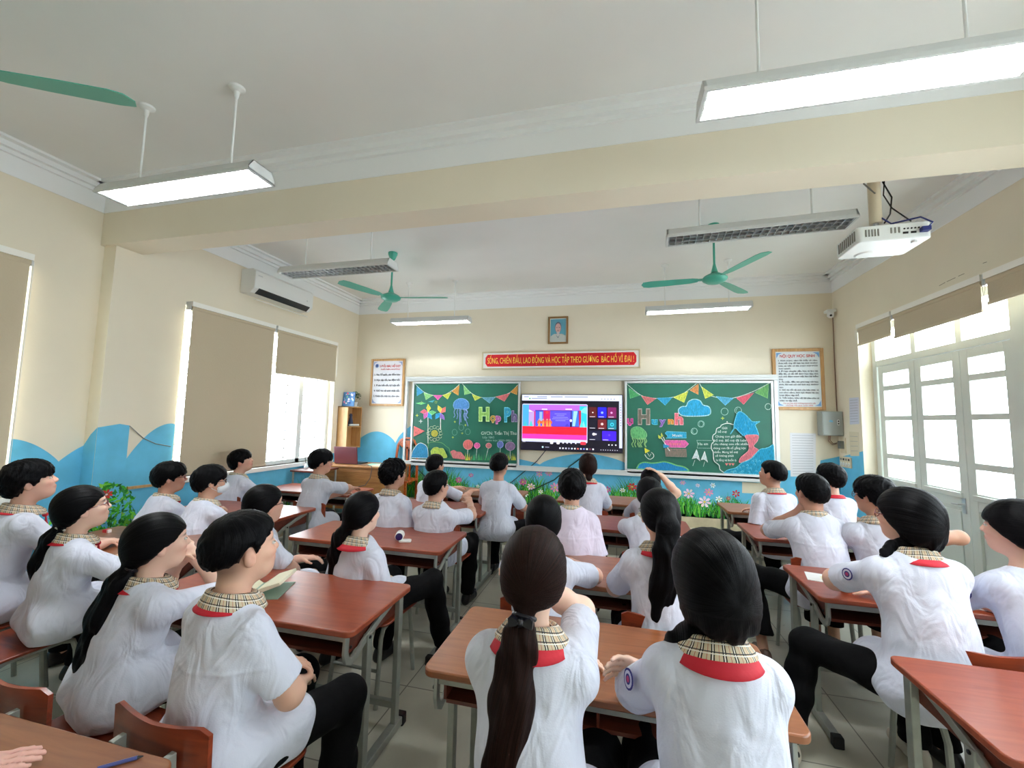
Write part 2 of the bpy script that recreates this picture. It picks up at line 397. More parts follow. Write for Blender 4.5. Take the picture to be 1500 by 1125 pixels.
wave(mb, fL, [(BY1+.03, 3.27, 1.40, 1.12, 1.46)], .12, N)
mb.poly([fL(3.27, .12)+N, fL(YF, .12)+N, fL(YF, .90)+N, fL(3.27, .90)+N])
mb.poly([fL(5.66, .90)+N, fL(YF, .90)+N, fL(YF, 1.06)+N, fL(5.66, 1.0)+N])
mb.poly([fP_(BY0+.03, .12)+N, fP_(BY1+.03, .12)+N, fP_(BY1+.03, 1.455)+N, fP_(BY1-.05, 1.47)+N, fP_(BY0+.03, 1.44)+N])
N2 = Vector((0, -.0015, 0)); mb.poly([fS(XLN, .12)+N2, fS(-4.232, .12)+N2, fS(-4.232, 1.44)+N2, fS(-4.30, 1.38)+N2, fS(XLN, 1.285)+N2])
wave(mb, fN, [(2.165, 2.455, 1.30, 1.355, 1.165), (2.455, BY0+.03, 1.235, 1.165, 1.285)], .12, N)
mb.poly([fN(YB, .12)+N, fN(2.165, .12)+N, fN(2.165, .90)+N, fN(YB, .90)+N])
mb.m = 2
meadow(mb, fL, Vector((0, 1, 0)), 2.9, 5.6, .12, lambda u: .50+.08*math.sin(u*5), 900, rnd, N, 1.6)
# leafy bush at the pilaster
for k in range(420):
    u, z = 2.42+.55*rnd.random(), .55+.44*rnd.random()**1.3
    if z > .98-.5*abs(u-2.72): continue
    x = XLN if u < BY0+.03 else (-4.232 if u < BY1+.03 else XL)
    a = rnd.random()*6.3; r = .018+.022*rnd.random(); d = Vector((0, math.cos(a), math.sin(a))); e = Vector((0, -math.sin(a), math.cos(a)))
    c = rnd.choice(GREENS[:6]); mb.c = tuple(v*(.8+.5*rnd.random()) for v in c[:3])+(1,)
    P = Vector((x, u, z))+N*(2+rnd.random()); mb.poly([P-d*r, P+e*r*.4, P+d*r, P-e*r*.4])
flower(mb, Vector((-4.232, 2.72, .87)), Vector((0, 1, 0)), Vector((0, 0, 1)), N*4, .05, RED, PALE, rnd)
mb.m = 3
struct(obj('wall_left', mb, [M_WALL, M_BLUE, M_MURAL, M_SKIRT], smooth=False))

# wall_right with the wide door opening, its unseen rear end added for more daylight
WR = (-1.4, 5.66, 0, 2.75)
mb = MB(); mb.m = 0
quad_wall(mb, lambda m, a, b, c, d: m.box(XR, a, c, XR+.24, b, d), YB, YF, 0, ZC, [WR])
fR = lambda u, z: Vector((XR, u, z)); N = Vector((-.0015, 0, 0)); mb.m = 1
mb.poly([fR(5.66, .325)+N, fR(YF, .325)+N, fR(YF, 1.19)+N, fR(5.66, 1.30)+N])
mb.m = 3; mb.box(XR-.012, 5.66, .188, XR, YF, .325); mb.box(XR-.012, YB, 0, XR, -1.4, .12)
mb.m = 2; mb.c = srgb(110, 98, 78)
for a, b in (((1376, 419), (1385, 414)), ((1387, 413), (1400, 407)), ((1404, 405), (1413, 401)), ((1440, 386), (1446, 384))):
    p, q = onX(*a, XR), onX(*b, XR); t = Vector((0, 0, .004)); mb.poly([p+N, q+N, q+t+N, p+t+N])
struct(obj('wall_right', mb, [M_WALL, M_BLUE, M_MURAL, M_SKIRT], smooth=False))
mb = MB(); mb.box(-4.8, YB-.2, 0, 3.1, YB, ZC); struct(obj('wall_back', mb, M_WALL, smooth=False))

# beam with white band on top
mb = MB(); mb.box(-4.6, BY0, BZ, XR+.05, BY1, ZC)
mb.m = 1; mb.box(-4.4, BY0-.004, 3.36, XR, BY0, ZC); mb.box(-4.4, BY1, 3.32, XR, BY1+.004, ZC)
struct(obj('trim_2', mb, [M_WALL, M_CORN], smooth=False))
# cornices: white band + stepped moulding round both bays
def cornice(n, rects):
    mb = MB()
    for (x0, y0, x1, y1) in rects:      # wall line with the room on its left side
        d = Vector((x1-x0, y1-y0, 0)); L = d.length; d.normalize(); nrm = Vector((-d.y, d.x, 0))
        Mx = Matrix.Translation((x0, y0, 0)) @ Matrix((d, nrm, Vector((0, 0, 1)))).transposed().to_4x4()
        mb.box(0, 0, 3.31, L, .005, ZC, Mx)
        for dep, zz in ((.03, 3.46), (.065, 3.49), (.115, 3.53)):
            mb.box(0, 0, zz, L, dep, ZC, Mx)
    struct(obj('trim_%d' % n, mb, M_CORN, smooth=False))
cornice(3, [(XR, YF, XL, YF), (XL, YF, XL, BY1), (XL, BY1, XR, BY1), (XR, BY1, XR, YF)])
cornice(4, [(XR, BY0, XLN, BY0), (XLN, BY0, XLN, YB), (XLN, YB, XR, YB), (XR, YB, XR, BY0)])

# ------------------------------------------------------------------ windows on the left
def left_window(n, x, y0, y1, z0, z1):
    mb = MB()
    def fr(a, b, c, d, t=.05): mb.box(x-.14, a, c, x-.14+t, b, d)
    fr(y0, y0+.05, z0, z1); fr(y1-.05, y1, z0, z1); fr(y0, y1, z0, z0+.05); fr(y0, y1, z1-.05, z1)
    k = 4; w = (y1-y0)/k
    for i in range(1, k): fr(y0+w*i-.035, y0+w*i+.035, z0, z1)
    fr(y0, y1, 2.22, 2.28)
    o = obj('window_%d' % n, mb, M_WHITE, smooth=False); struct(o)
    g = MB(); g.box(x-.122, y0+.05, z0+.05, x-.118, y1-.05, z1-.05); obj('pane', g, glass_mat(), o, smooth=False)
    s = MB(); s.box(x-.24, y0-.04, z0-.05, x+.025, y1+.04, z0); obj('sill', s, M_CORN, o, smooth=False)
    b = MB(); zz = z0+.06
    while zz < z1-.3: b.box(x-.215, y0, zz, x-.203, y1, zz+.012); zz += .125
    yy = y0+.15
    while yy < y1: b.box(x-.205, yy, z0, x-.193, yy+.012, z1); yy += .30
    obj('grille', b, mat('grey grille paint', (150, 150, 146), .5), o, smooth=False)
left_window(1, XL, *WL); left_window(2, XLN, *WN)

# ------------------------------------------------------------------ doors on the right
M_DOOR = mat('pale grey green door paint', (218, 224, 218), .45, var=.04, vscale=4)
DX = 2.87
def door_leaf(n, y0, y1, handle):
    mb = MB(); st = .085
    rows = [(1.045, 1.24), (1.295, 1.65), (1.70, 1.975), (2.03, 2.17)]
    mb.box(DX, y0, .02, DX+.045, y0+st, 2.25); mb.box(DX, y1-st, .02, DX+.045, y1, 2.25)
    zs = [.02, .13] ; mb.box(DX, y0+st, .02, DX+.045, y1-st, .14); mb.box(DX, y0+st, .90, DX+.045, y1-st, 1.045)
    for a, b in ((1.24, 1.295), (1.65, 1.70), (1.975, 2.03), (2.17, 2.25)): mb.box(DX, y0+st, a, DX+.045, y1-st, b)
    mb.box(DX+.02, y0+st, .14, DX+.035, y1-st, .90)
    mb.box(DX+.008, y0+st+.03, .17, DX+.02, y1-st-.03, .87)
    mb.box(DX-.018, y0+st-.03, .985, DX, y1-st+.03, 1.03)
    o = struct(obj('door_%d' % n, mb, M_DOOR, smooth=False, bevel=.004))
    g = MB()
    for a, b in rows: g.box(DX+.02, y0+st, a, DX+.024, y1-st, b)
    obj('pane', g, glass_mat(), o, smooth=False)
    if handle:
        h = MB(); h.box(DX-.008, y0+.03, .86, DX, y0+.065, .99); h.tube([(DX-.005, y0+.047, .935), (DX-.045, y0+.047, .935), (DX-.045, y0+.12, .932)], .008)
        obj('door_handle', h, M_ALU, o)
door_leaf(1, 4.985, 5.575, False); door_leaf(2, 4.415, 4.98, True); door_leaf(3, 3.90, 4.41, False)
door_leaf(4, 3.10, 3.67, False); door_leaf(5, 2.51, 3.09, True); door_leaf(6, 1.92, 2.50, False); door_leaf(7, 1.33, 1.91, False); door_leaf(8, .60, 1.18, False); door_leaf(9, .01, .59, True); door_leaf(10, -.58, 0, False); door_leaf(11, -1.17, -.59, False)  # rearmost leaves are unseen, added to fill the lengthened opening
def transom(n, y0, y1, parts):
    mb = MB()
    mb.box(DX-.01, y0, 0, DX+.07, y0+.07, 2.75); mb.box(DX-.01, y1-.07, 0, DX+.07, y1, 2.75)
    mb.box(DX-.007, y0+.07, 2.255, DX+.067, y1-.07, 2.325); mb.box(DX-.007, y0+.07, 2.64, DX+.067, y1-.07, 2.75)
    for y in parts: mb.box(DX, y-.035, 2.32, DX+.06, y+.035, 2.66)
    o = struct(obj('window_%d' % n, mb, M_DOOR, smooth=False, bevel=.003))
    g = MB(); g.box(DX+.03, y0+.05, 2.31, DX+.034, y1-.05, 2.66); obj('pane', g, glass_mat(), o, smooth=False)
transom(3, 3.73, 5.66, [4.985, 4.41]); transom(4, 1.24, 3.73, [3.1, 2.5, 1.91]); transom(5, -1.4, 1.24, [.6, .01, -.58])
mb = MB(); mb.box(DX+.0, 1.16, 0, DX+.045, 1.34, 2.26); mb.box(DX, -1.4, 0, DX+.045, -1.16, 2.26); mb.box(DX-.016, 3.655, 0, DX+.08, 3.895, 2.7495); struct(obj('trim_5', mb, M_DOOR, smooth=False))
# pale walkway and parapet outside the doors, far pale wall outside the left window
mb = MB(); mb.box(3.0, -3, -.12, 5.6, 8, -.02); struct(obj('trim_6', mb, mat('pale concrete', (205, 203, 198), .8, bump=.2), smooth=False))
# ------------------------------------------------------------------ ceiling lamps
def make_lamp(name_label, lit):
    """fixture 1.19 m long, origin at ceiling above its centre"""
    t = thing('ceiling_lamp', name_label, 'lamp')
    zb = 2.95-ZC; h = .068; L2 = .595; mb = MB()
    prof = [(-.095, zb), (-.095, zb+.018), (-.066, zb+h), (.066, zb+h), (.095, zb+.018), (.095, zb)]
    n = len(prof)
    for sgn in (-1, 1):
        a, b = sgn*L2, sgn*(L2-.012); mb.prism([(a, y, z) for y, z in prof], (b-a, 0, 0))
    for i in range(n-1):
        (y0, z0), (y1, z1) = prof[i], prof[i+1]; q = Vector((0, y1-y0, z1-z0)); nn = Vector((0, -q.z, q.y)).normalized()*-.003
        mb.prism([(-L2, y0, z0), (L2, y0, z0), (L2, y1, z1), (-L2, y1, z1)], nn)
    mb.box(-L2, -.099, zb-.004, L2, -.086, zb+.006); mb.box(-L2, .086, zb-.004, L2, .099, zb+.006)
    mb.box(-L2, -.09, zb-.004, -L2+.014, .09, zb+.006); mb.box(L2-.014, -.09, zb-.004, L2, .09, zb+.006)
    obj('housing', mb, mat('lamp enamel', (206, 208, 206), .45), t, smooth=False)
    s = MB(); s.box(-.24, -.03, zb+h, .24, .03, zb+h+.012); obj('ballast_cover', s, mat('lamp enamel', (206, 208, 206), .45), t, smooth=False)
    s = MB(); k = 24
    for i in range(k+1):
        x = -L2+.02+(2*L2-.04)*i/k; s.box(x-.0015, -.088, zb, x+.0015, .088, zb+.028)
    for y in (-.03, .03): s.box(-L2+.01, y-.0015, zb, L2-.01, y+.0015, zb+.028)
    obj('louver', s, M_ALU if not lit else M_WHITE, t, smooth=False)
    for y in (-.055, 0, .055):
        s = MB(); s.tube([(-L2+.03, y, zb+.045), (L2-.03, y, zb+.045)], .012, 10)
        obj('tube_bulb', s, emit_mat('tube glow', (0.93, .97, 1, 1), LAMP_GLOW*3.0) if lit else mat('unlit tube', (196, 198, 204), .3), t)
    for x in (-.36, .36):
        s = MB(); s.tube([(x, 0, zb+h), (x, 0, -.03)], .0065, 8); s.lathe([(.045, 0), (.042, -.012), (.016, -.028), (.012, -.06), (.006, -.075)], (x, 0, 0), 16)
        obj('hanging_rod', s, M_WHITE, t)
    return t
LG = 'ceiling lamps on paired rods'
lit0 = make_lamp('glowing long ceiling lamp nearest the camera on the left', True); lit0['group'] = LG
un0 = make_lamp('unlit ceiling lamp with open louvers hanging beside the air conditioner', False); un0['group'] = LG
lit0.location = (-2.595, 1.91, ZC)
dup(lit0, (.95, 1.865, ZC), 0, 'largest glowing ceiling lamp at the upper right of the photo')
dup(lit0, (-2.60, 5.50, ZC), math.radians(1.5), 'glowing ceiling lamp in front of the left chalkboard, above the rules sheet')
dup(lit0, (.95, 5.42, ZC), math.radians(-3), 'glowing ceiling lamp over the right chalkboard')
un0.location = (-2.59, 3.385, ZC); dup(un0, (.965, 3.25, ZC), math.radians(-3.5), 'unlit ceiling lamp with grey louvers beside the projector')

# ------------------------------------------------------------------ ceiling fans
M_FAN = mat('turquoise fan enamel', (70, 168, 146), .35)
def make_fan(label, loc, ang, zh=3.0):
    t = thing('ceiling_fan', label, 'fan', loc, 0, 'turquoise ceiling fans'); z = zh-ZC
    m1 = MB(); m1.lathe([(.03, z-.045), (.075, z-.04), (.11, z-.018), (.118, z), (.10, z+.022), (.055, z+.045), (.025, z+.06), (.02, z+.09)], seg=28); obj('motor_housing', m1, M_FAN, t)
    m1 = MB(); m1.lathe([(.034, z+.06), (.02, z+.11), (.011, z+.15), (.011, -.10), (.03, -.08), (.055, -.02), (.055, 0)], seg=16); obj('down_rod', m1, M_FAN, t)
    for k in range(3):
        a = math.radians(ang+120*k); Mx = Matrix.Rotation(a, 4, 'Z') @ Matrix.Translation((0, 0, z-.004)) @ Matrix.Rotation(math.radians(9), 4, 'X')
        b = MB(); pts = [(.15, -.035), (.22, -.055), (.45, -.068), (.62, -.07), (.67, -.055), (.69, 0), (.67, .05), (.60, .062), (.35, .055), (.2, .045), (.15, .03)]
        b.prism([(x, y, 0) for x, y in pts], (0, 0, .004), Mx); b.prism([(.08, -.018, 0), (.2, -.02, 0), (.2, .02, 0), (.08, .018, 0)], (0, 0, .007), Mx)
        obj('blade', b, M_FAN, t, smooth=False)
make_fan('turquoise ceiling fan hanging nearer the window wall, in front of the left lamp', (-2.61, 4.41, ZC), 10)
make_fan('turquoise ceiling fan in front of the right chalkboard lamp', (.94, 4.39, ZC), -66)
make_fan('near ceiling fan of which one turquoise blade enters the photo at upper left', (-2.75, 1.0, ZC), 29.6)

# ------------------------------------------------------------------ projector
t = thing('projector', 'white ceiling projector with cables plugged into its back panel', 'projector', (1.66, 3.12, 2.72))
mb = MB(); Mr = Matrix.Rotation(math.radians(-2), 4, 'Z')
mb.prism([(x, y, 0) for x, y in rrect(-.19, -.15, .19, .15, .03)], (0, 0, .10), Mr); o = obj('casing', mb, mat('projector white plastic', (226, 230, 228), .35), t, bevel=.006)
mb = MB()
for i in range(9): mb.box(-.193, -.12+i*.026, .02, -.188, -.108+i*.026, .085, Mr)
obj('vent', mb, mat('grey vent', (120, 118, 110), .6), t, smooth=False); mb = MB()
for i in range(5): mb.box(-.15+i*.016, -.153, .03, -.143+i*.016, -.147, .075, Mr)
obj('vent', mb, mat('grey vent', (120, 118, 110), .6), t, smooth=False); mb = MB()
for i in range(3): mb.box(-.02+i*.02, -.153, .04, -.012+i*.02, -.147, .075, Mr)
obj('vent', mb, mat('grey vent', (120, 118, 110), .6), t, smooth=False)
mb = MB()
for i in range(6): mb.lathe([(.005, -.153), (.005, -.146)], (.05+i*.018, 0, .062), 10, Mr, ax='y')
for x in (.055, .095): mb.box(x-.013, -.154, .03, x+.013, -.147, .042, Mr)
obj('socket_row', mb, M_DARK, t, smooth=False)
mb = MB(); mb.box(.125, -.185, .03, .165, -.15, .055, Mr); mb.tube([(.145, -.17, .045), (.16, -.2, .07), (.12, -.17, .12), (.02, -.08, .13), (0, -.02, .2)], .005)
obj('plug', mb, mat('blue plastic plug', (34, 48, 120), .4), t)
mb = MB(); mb.lathe([(.045, 0), (.045, .03), (.038, .035)], (.08, .135, .05), 20, ax='y'); obj('lens', mb, M_DARK, t)
mb = MB(); mb.lathe([(.05, -.008), (.06, 0), (.06, .001)], (-.05, .08, 0), 20); obj('lens_bulge', mb, M_WHITE, t); mb = MB(); mb.lathe([(.014, -.012), (.016, 0)], (.12, -.1, 0), 10); obj('foot', mb, M_WHITE, t)
mb = MB(); mb.box(-.09, -.07, .10, .09, .07, .112); mb.tube([(-.02, 0, .11), (-.02, 0, .20)], .016); mb.tube([(-.1, -.05, .105), (-.02, 0, .14), (.1, .05, .105)], .008); obj('bracket', mb, M_ALU, t)
mb = MB(); mb.tube([(-.02, 0, .17), (-.02, 0, ZC-2.72)], .034, 16); obj('ceiling_pole', mb, mat('cream pipe', (222, 208, 182), .5), t)
mb = MB()
mb.tube([(-.06, .02, ZC-2.72), (-.085, .0, .62), (-.075, .0, .45), (-.03, -.03, .36)], .005)
obj('cable', mb, mat('grey cable', (130, 130, 126), .5), t)
mb = MB()
mb.tube([(.06, 0, ZC-2.72), (.08, 0, .6), (.03, 0, .45), (.075, 0, .34), (.05, -.02, .22), (.0, -.05, .15)], .0045); mb.tube([(.065, 0, ZC-2.72), (.075, 0, .6), (.04, 0, .46), (.03, 0, .36), (.06, -.02, .26), (.1, -.12, .12)], .004)
obj('cable', mb, M_DARK, t)

# ------------------------------------------------------------------ air conditioner
t = thing('air_conditioner', 'white wall air conditioner with open dark louvre above the window', 'air conditioner', (XL, 4.36, 2.99))
mb = MB(); mb.prism([(0, -.48, 0), (.15, -.48, 0), (.205, -.48, .05), (.21, -.48, .25), (.17, -.48, .285), (0, -.48, .285)], (0, .96, 0)); obj('casing', mb, M_WHITE, t, smooth=False, bevel=.008)
mb = MB(); mb.prism([(.155, -.42, -.002), (.208, -.42, .048), (.210, -.42, .058), (.15, -.42, .0)], (0, .84, 0)); obj('air_outlet', mb, M_DARK, t, smooth=False)
mb = MB(); mb.box(.15, -.42, -.03, .20, .42, -.024, Matrix.Rotation(.25, 4, 'Y')); obj('louver', mb, M_WHITE, t, smooth=False)
mb = MB(); mb.box(.208, .36, .12, .212, .375, .135); obj('indicator', mb, M_ALU, t, smooth=False); mb = MB(); mb.box(.209, -.44, .2, .212, -.38, .212); obj('badge', mb, M_ALU, t, smooth=False)

# ------------------------------------------------------------------ roller blinds
M_BLIND = mat('beige blind cloth', (196, 182, 156), .85, bump=.15, bscale=90)
M_BLIND.node_tree.nodes['Principled BSDF'].inputs['Transmission Weight'].default_value = 0
def blind(label, side, x, y0, y1, ztop, zbot, chain=None):
    t = thing('roller_blind', label, 'blind', (x, (y0+y1)/2, ztop), 0, 'beige roller blinds'); w = (y1-y0)/2; s = side
    mb = MB(); mb.box(0, -w, -.018, s*.06, w, .014); mb.box(s*.06, -w, -.034, s*.075, w, .014); obj('head_rail', mb, mat('glossy cream rail', (250, 248, 240), .2), t, smooth=False)
    mb = MB(); mb.tube([(s*.042, -w+.01, -.050), (s*.042, w-.01, -.050)], .028, 14); obj('roller', mb, M_BLIND, t)
    mb = MB(); mb.box(s*.06, -w+.015, zbot-ztop, s*.0615, w-.015, -.05); obj('blind_cloth', mb, M_BLIND, t, smooth=False)
    mb = MB(); mb.box(s*.055, -w+.012, zbot-ztop-.012, s*.068, w-.012, zbot-ztop+.012); obj('bottom_bar', mb, mat('beige bar', (200, 186, 160), .4), t, smooth=False)
    for e in (-w, w): mb = MB(); mb.box(0, e-.006, -.075, s*.06, e+.006, .012); obj('end_bracket', mb, M_ALU, t, smooth=False)
    c = MB(); e = (w-.005) if chain is None else chain*(w-.005); c.tube([(s*.07, e, -.05), (s*.07, e, zbot-ztop+.1), (s*.08, e, zbot-ztop+.06), (s*.085, e, zbot-ztop+.1), (s*.085, e, -.05)], .002, 5); obj('chain', c, M_WHITE, t)
blind('long beige roller blind pulled down over the left half of the front window', 1, XL, 3.285, 4.375, 2.70, .965)
blind('beige roller blind raised halfway, bare window and grille below it', 1, XL, 4.405, 5.60, 2.70, 2.115)
blind('beige blind cut off by the left edge of the photo', 1, XLN, .95, 2.135, 2.74, .95)
blind('beige blind behind the left photo edge, nearest the rear wall', 1, XLN, -.38, .93, 2.74, .95)
blind('shortest beige roller blind over the doors, next to the security camera corner', -1, XR-.005, 4.91, 5.52, 2.72, 2.50)
blind('middle beige roller blind rolled up above the doors', -1, XR-.005, 3.83, 4.885, 2.72, 2.46)
blind('beige roller blind over the doors cut off by the right edge of the photo', -1, XR-.005, 2.1, 3.80, 2.72, 2.50)

# ------------------------------------------------------------------ drawing helpers on flat boards
class Pen:
    def __init__(s, y, step=.00025): s.mb = MB(); s.y = y; s.k = 0; s.step = step; s.map = lambda a, b: (a, b)
    def P(s, a, b): px, py = s.map(a, b); return onY(px, py, s.y-s.k*s.step)
    def fill(s, pts, col, out=None, w=.006):
        s.k += 1; s.mb.c = col if len(col) == 4 else srgb(*col); s.mb.poly([s.P(*p) for p in pts])
        if out: s.line(list(pts)+[pts[0]], out, w)
    def line(s, pts, col, w=.006):
        s.k += 1; s.mb.c = col if len(col) == 4 else srgb(*col); Q = [s.P(*p) for p in pts]
        Q2 = []
        n = len(Q); L = []; R = []
        for i, q in enumerate(Q):
            t = Q[min(i+1, n-1)]-Q[max(0, i-1)]
            if t.length < 1e-6: t = Vector((1, 0, 0))
            t.normalize(); e = Vector((-t.z, 0, t.x))*w/2; L.append(q+e); R.append(q-e)
        for i in range(n-1): s.mb.add([R[i], R[i+1], L[i+1], L[i]], [(0, 1, 2, 3)])
    def circ(s, cx, cy, rx, ry=None, n=22, a0=0, a1=360):
        ry = ry or rx; return [(cx+rx*math.cos(math.radians(a0+(a1-a0)*i/n)), cy+ry*math.sin(math.radians(a0+(a1-a0)*i/n))) for i in range(n+(0 if a1-a0 == 360 else 1))]
    def text(s, txt, a, b, h, w, col, bold=0, a2=None, b2=None):
        """lower-left at (a,b) in map units, cap height h and width w in map units, optional end point for slant"""
        s.k += 1; O = s.P(a, b); X = s.P(a2 if a2 is not None else a+w, b2 if b2 is not None else b); Z = s.P(a, b-h)
        U = X-O; W = U.length; U.normalize(); V = Z-O; H = V.length; V.normalize()
        put_text(s.mb, txt, O, U, V, H, W, bold, col if len(col) == 4 else srgb(*col))
WHI = (236, 240, 236)
def smooth_pts(pts, n=6, closed=False):
    P = [Vector((p[0], p[1], 0)) for p in pts]; out = []; N_ = len(P); rng = range(N_ if closed else N_-1)
    g = (lambda i: P[i % N_]) if closed else (lambda i: P[max(0, min(N_-1, i))])
    for i in rng:
        p0, p1, p2, p3 = g(i-1), g(i), g(i+1), g(i+2)
        for k in range(n):
            t = k/n; q = .5*((2*p1)+(-p0+p2)*t+(2*p0-5*p1+4*p2-p3)*t*t+(-p0+3*p1-3*p2+p3)*t**3); out.append((q.x, q.y))
    if not closed: out.append((P[-1].x, P[-1].y))
    return out

# ------------------------------------------------------------------ blackboard rails and boards
M_GREEN = mat('green board enamel', (22, 96, 78), .45, var=.08, vscale=5)
YBD = 6.15
mb = MB()
mb.box(-3.285, 6.13, 2.165, 2.045, YF, 2.235); mb.box(-3.285, 6.118, 2.195, 2.045, 6.13, 2.235); mb.box(-3.285, 6.12, .838, 2.02, YF, .905); mb.box(-3.30, 6.14, .838, -3.265, YF, 2.235); mb.box(2.0, 6.14, .838, 2.045, YF, 2.235)
tag(obj('board_rail', mb, mat('pale painted rail', (214, 218, 218), .35, metal=.2), smooth=False, bevel=.003), 'pale metal sliding frame running around both green chalkboards', 'rail')
def board(label, c4, pen):
    xs = [onY(*p, YBD) for p in c4]; x0, x1 = min(p.x for p in xs), max(p.x for p in xs); z0, z1 = .93, 2.125
    t = thing('chalkboard', label, 'chalkboard', ((x0+x1)/2, YBD, z0), 0, 'green sliding chalkboards'); L = t.location
    mb = MB(); mb.box(x0-L.x, 0, 0, x1-L.x, .012, z1-z0); obj('panel', mb, M_GREEN, t, smooth=False)
    f = MB(); w = .03
    f.box(x0-w-L.x, -.014, -.055, x0-L.x, .02, z1-z0+w); f.box(x1-L.x, -.014, -.055, x1+w-L.x, .02, z1-z0+w); f.box(x0-L.x, -.014, z1-z0, x1-L.x, .02, z1-z0+w)
    f.box(x0-L.x, -.03, -.055, x1-L.x, .02, 0); obj('frame', f, mat('aluminium board frame', (216, 220, 222), .3, metal=.4), t, smooth=False, bevel=.004)
    for i, v in enumerate(pen.mb.v): pen.mb.v[i] = tuple(Vector(v)-L)
    obj('chalk_drawing', pen.mb, M_CHALK, t, smooth=False)
def bunting(p, pts, flags):
    cur = smooth_pts(pts, 6); p.line(cur, WHI, .007)
    for tri, col in flags: p.fill(tri, col, tuple(min(255, c+45) for c in col), .006)
B_, G_, Pk, Y_, O_, Rd = (70, 150, 200), (150, 206, 130), (222, 92, 170), (206, 214, 84), (214, 150, 72), (214, 110, 116)
p = Pen(YBD-.001); p.map = lambda a, b: (600+a/8.824, 555+b/8.824)
bunting(p, [(72, 66), (180, 165), (300, 212), (430, 212), (550, 150), (645, 70)], [([(95, 100), (180, 170), (95, 220)], B_), ([(185, 180), (300, 215), (210, 270)], G_), ([(310, 213), (425, 213), (365, 272)], Pk), ([(430, 212), (540, 175), (490, 262)], Y_), ([(548, 160), (642, 82), (630, 215)], O_)])
bunting(p, [(680, 62), (800, 185), (930, 240), (1110, 235), (1290, 180), (1400, 75)], [([(700, 90), (795, 185), (710, 205)], G_), ([(810, 200), (925, 242), (845, 280)], Y_), ([(940, 242), (1110, 238), (1035, 315)], (110, 170, 200)), ([(1115, 232), (1300, 185), (1225, 290)], Rd), ([(1305, 170), (1398, 85), (1388, 205)], O_)])
for k, (c, pts) in enumerate([((120, 210, 140), [(75, 315), (150, 300), (215, 315), (150, 335)]), ((90, 180, 200), [(240, 295), (325, 270), (300, 305)])]): p.fill(pts, c)
for x, y, s_, c in ((155, 310, 22, Y_), (340, 302, 20, Y_)):
    st = [(x+(s_ if i % 2 == 0 else s_*.45)*math.sin(i*math.pi/5), y-(s_ if i % 2 == 0 else s_*.45)*math.cos(i*math.pi/5)) for i in range(10)]; p.line(st+[st[0]], c, .004)
# pinwheels
for cx, cy, cols, stem in ((238, 430, [((240, 110, 130), 180), ((228, 214, 80), 270), ((120, 200, 130), 0), ((60, 160, 220), 60), ((220, 110, 190), 120)], 835), (400, 440, [((228, 214, 80), 250), ((236, 120, 110), 310), ((150, 110, 200), 60), ((60, 160, 220), 130)], 660)):
    p.line([(cx, cy), (cx, stem)], WHI, .012)
    for c, a in cols:
        r = math.radians(a); d = (math.cos(r), math.sin(r)); e = (-d[1], d[0])
        p.fill([(cx, cy), (cx+d[0]*50+e[0]*38, cy+d[1]*50+e[1]*38), (cx+d[0]*105, cy+d[1]*105), (cx+d[0]*55-e[0]*20, cy+d[1]*55-e[1]*20)], c, tuple(min(255, v+40) for v in c), .005)
for x, y, s_, c in ((97, 472, 24, Y_), (145, 548, 30, WHI), (585, 555, 18, Y_), (722, 598, 18, Y_), (680, 702, 18, Y_), (560, 755, 18, Y_)):
    p.fill([(x, y-s_), (x+s_*.2, y-s_*.2), (x+s_, y), (x+s_*.2, y+s_*.2), (x, y+s_), (x-s_*.2, y+s_*.2), (x-s_, y), (x-s_*.2, y-s_*.2)], c)
p.fill([(52, 610), (195, 675), (52, 745)], (236, 120, 120), (240, 150, 150)); p.line([(52, 610), (45, 900)], (150, 180, 160), .006)
# jellyfish
jf = smooth_pts([(565, 350), (575, 300), (620, 262), (680, 252), (735, 275), (768, 320), (760, 380), (700, 395), (640, 385), (585, 385)], 5, True); p.fill(jf, (88, 140, 205), (150, 190, 230), .006)
for i, (x, sx, y1) in enumerate(((590, -20, 500), (625, -15, 520), (660, 5, 560), (695, 25, 540), (725, 30, 510), (705, 50, 610), (650, -5, 590))):
    p.line(smooth_pts([(x, 385), (x+sx*.8, 430), (x+sx*.2, 470), (x+sx, y1)], 6), (140, 160, 225), .012)
for x, y in ((668, 628), (582, 690), (752, 683)): p.line(p.circ(x, y, 32, 38)+[(x+32, y)], (120, 165, 150), .006)
# sun, hills, flowers
p.fill(p.circ(322, 705, 45), (190, 180, 70)); 
for i in range(12):
    a = i*30; r = math.radians(a); p.line(p.circ(322+82*math.cos(r), 705+82*math.sin(r), 22, 20, 8), (220, 226, 190), .005)
p.fill(smooth_pts([(20, 1020), (40, 930), (110, 840), (170, 835), (230, 890), (240, 1025)], 5), (60, 140, 190), WHI, .008)
p.line(smooth_pts([(240, 900), (250, 830), (330, 815), (420, 830), (470, 870), (510, 900), (520, 950), (560, 1020)], 5), (120, 180, 110), .007)
p.fill(smooth_pts([(275, 935), (310, 890), (360, 885), (385, 900), (430, 900), (465, 960), (470, 1020), (280, 1000)], 5), (176, 196, 80), (200, 214, 130), .006)
p.fill(smooth_pts([(525, 940), (570, 920), (610, 940), (660, 945), (700, 990), (720, 1040), (560, 1025)], 5), (214, 120, 124))
for x, y, rx, ry, c, sx in ((755, 850, 62, 62, (224, 112, 112), 745), (872, 862, 38, 36, (222, 92, 160), 860), (1022, 862, 36, 32, (200, 110, 120), 985), (1172, 848, 40, 44, (110, 120, 190), 1168), (1300, 870, 62, 55, (140, 110, 150), 1300)):
    p.line([(x, y+10), (sx, 1030)], (190, 200, 195), .01); p.fill(p.circ(x, y, rx, ry), c, tuple(min(255, v+50) for v in c), .006)
rn = random.Random(5)
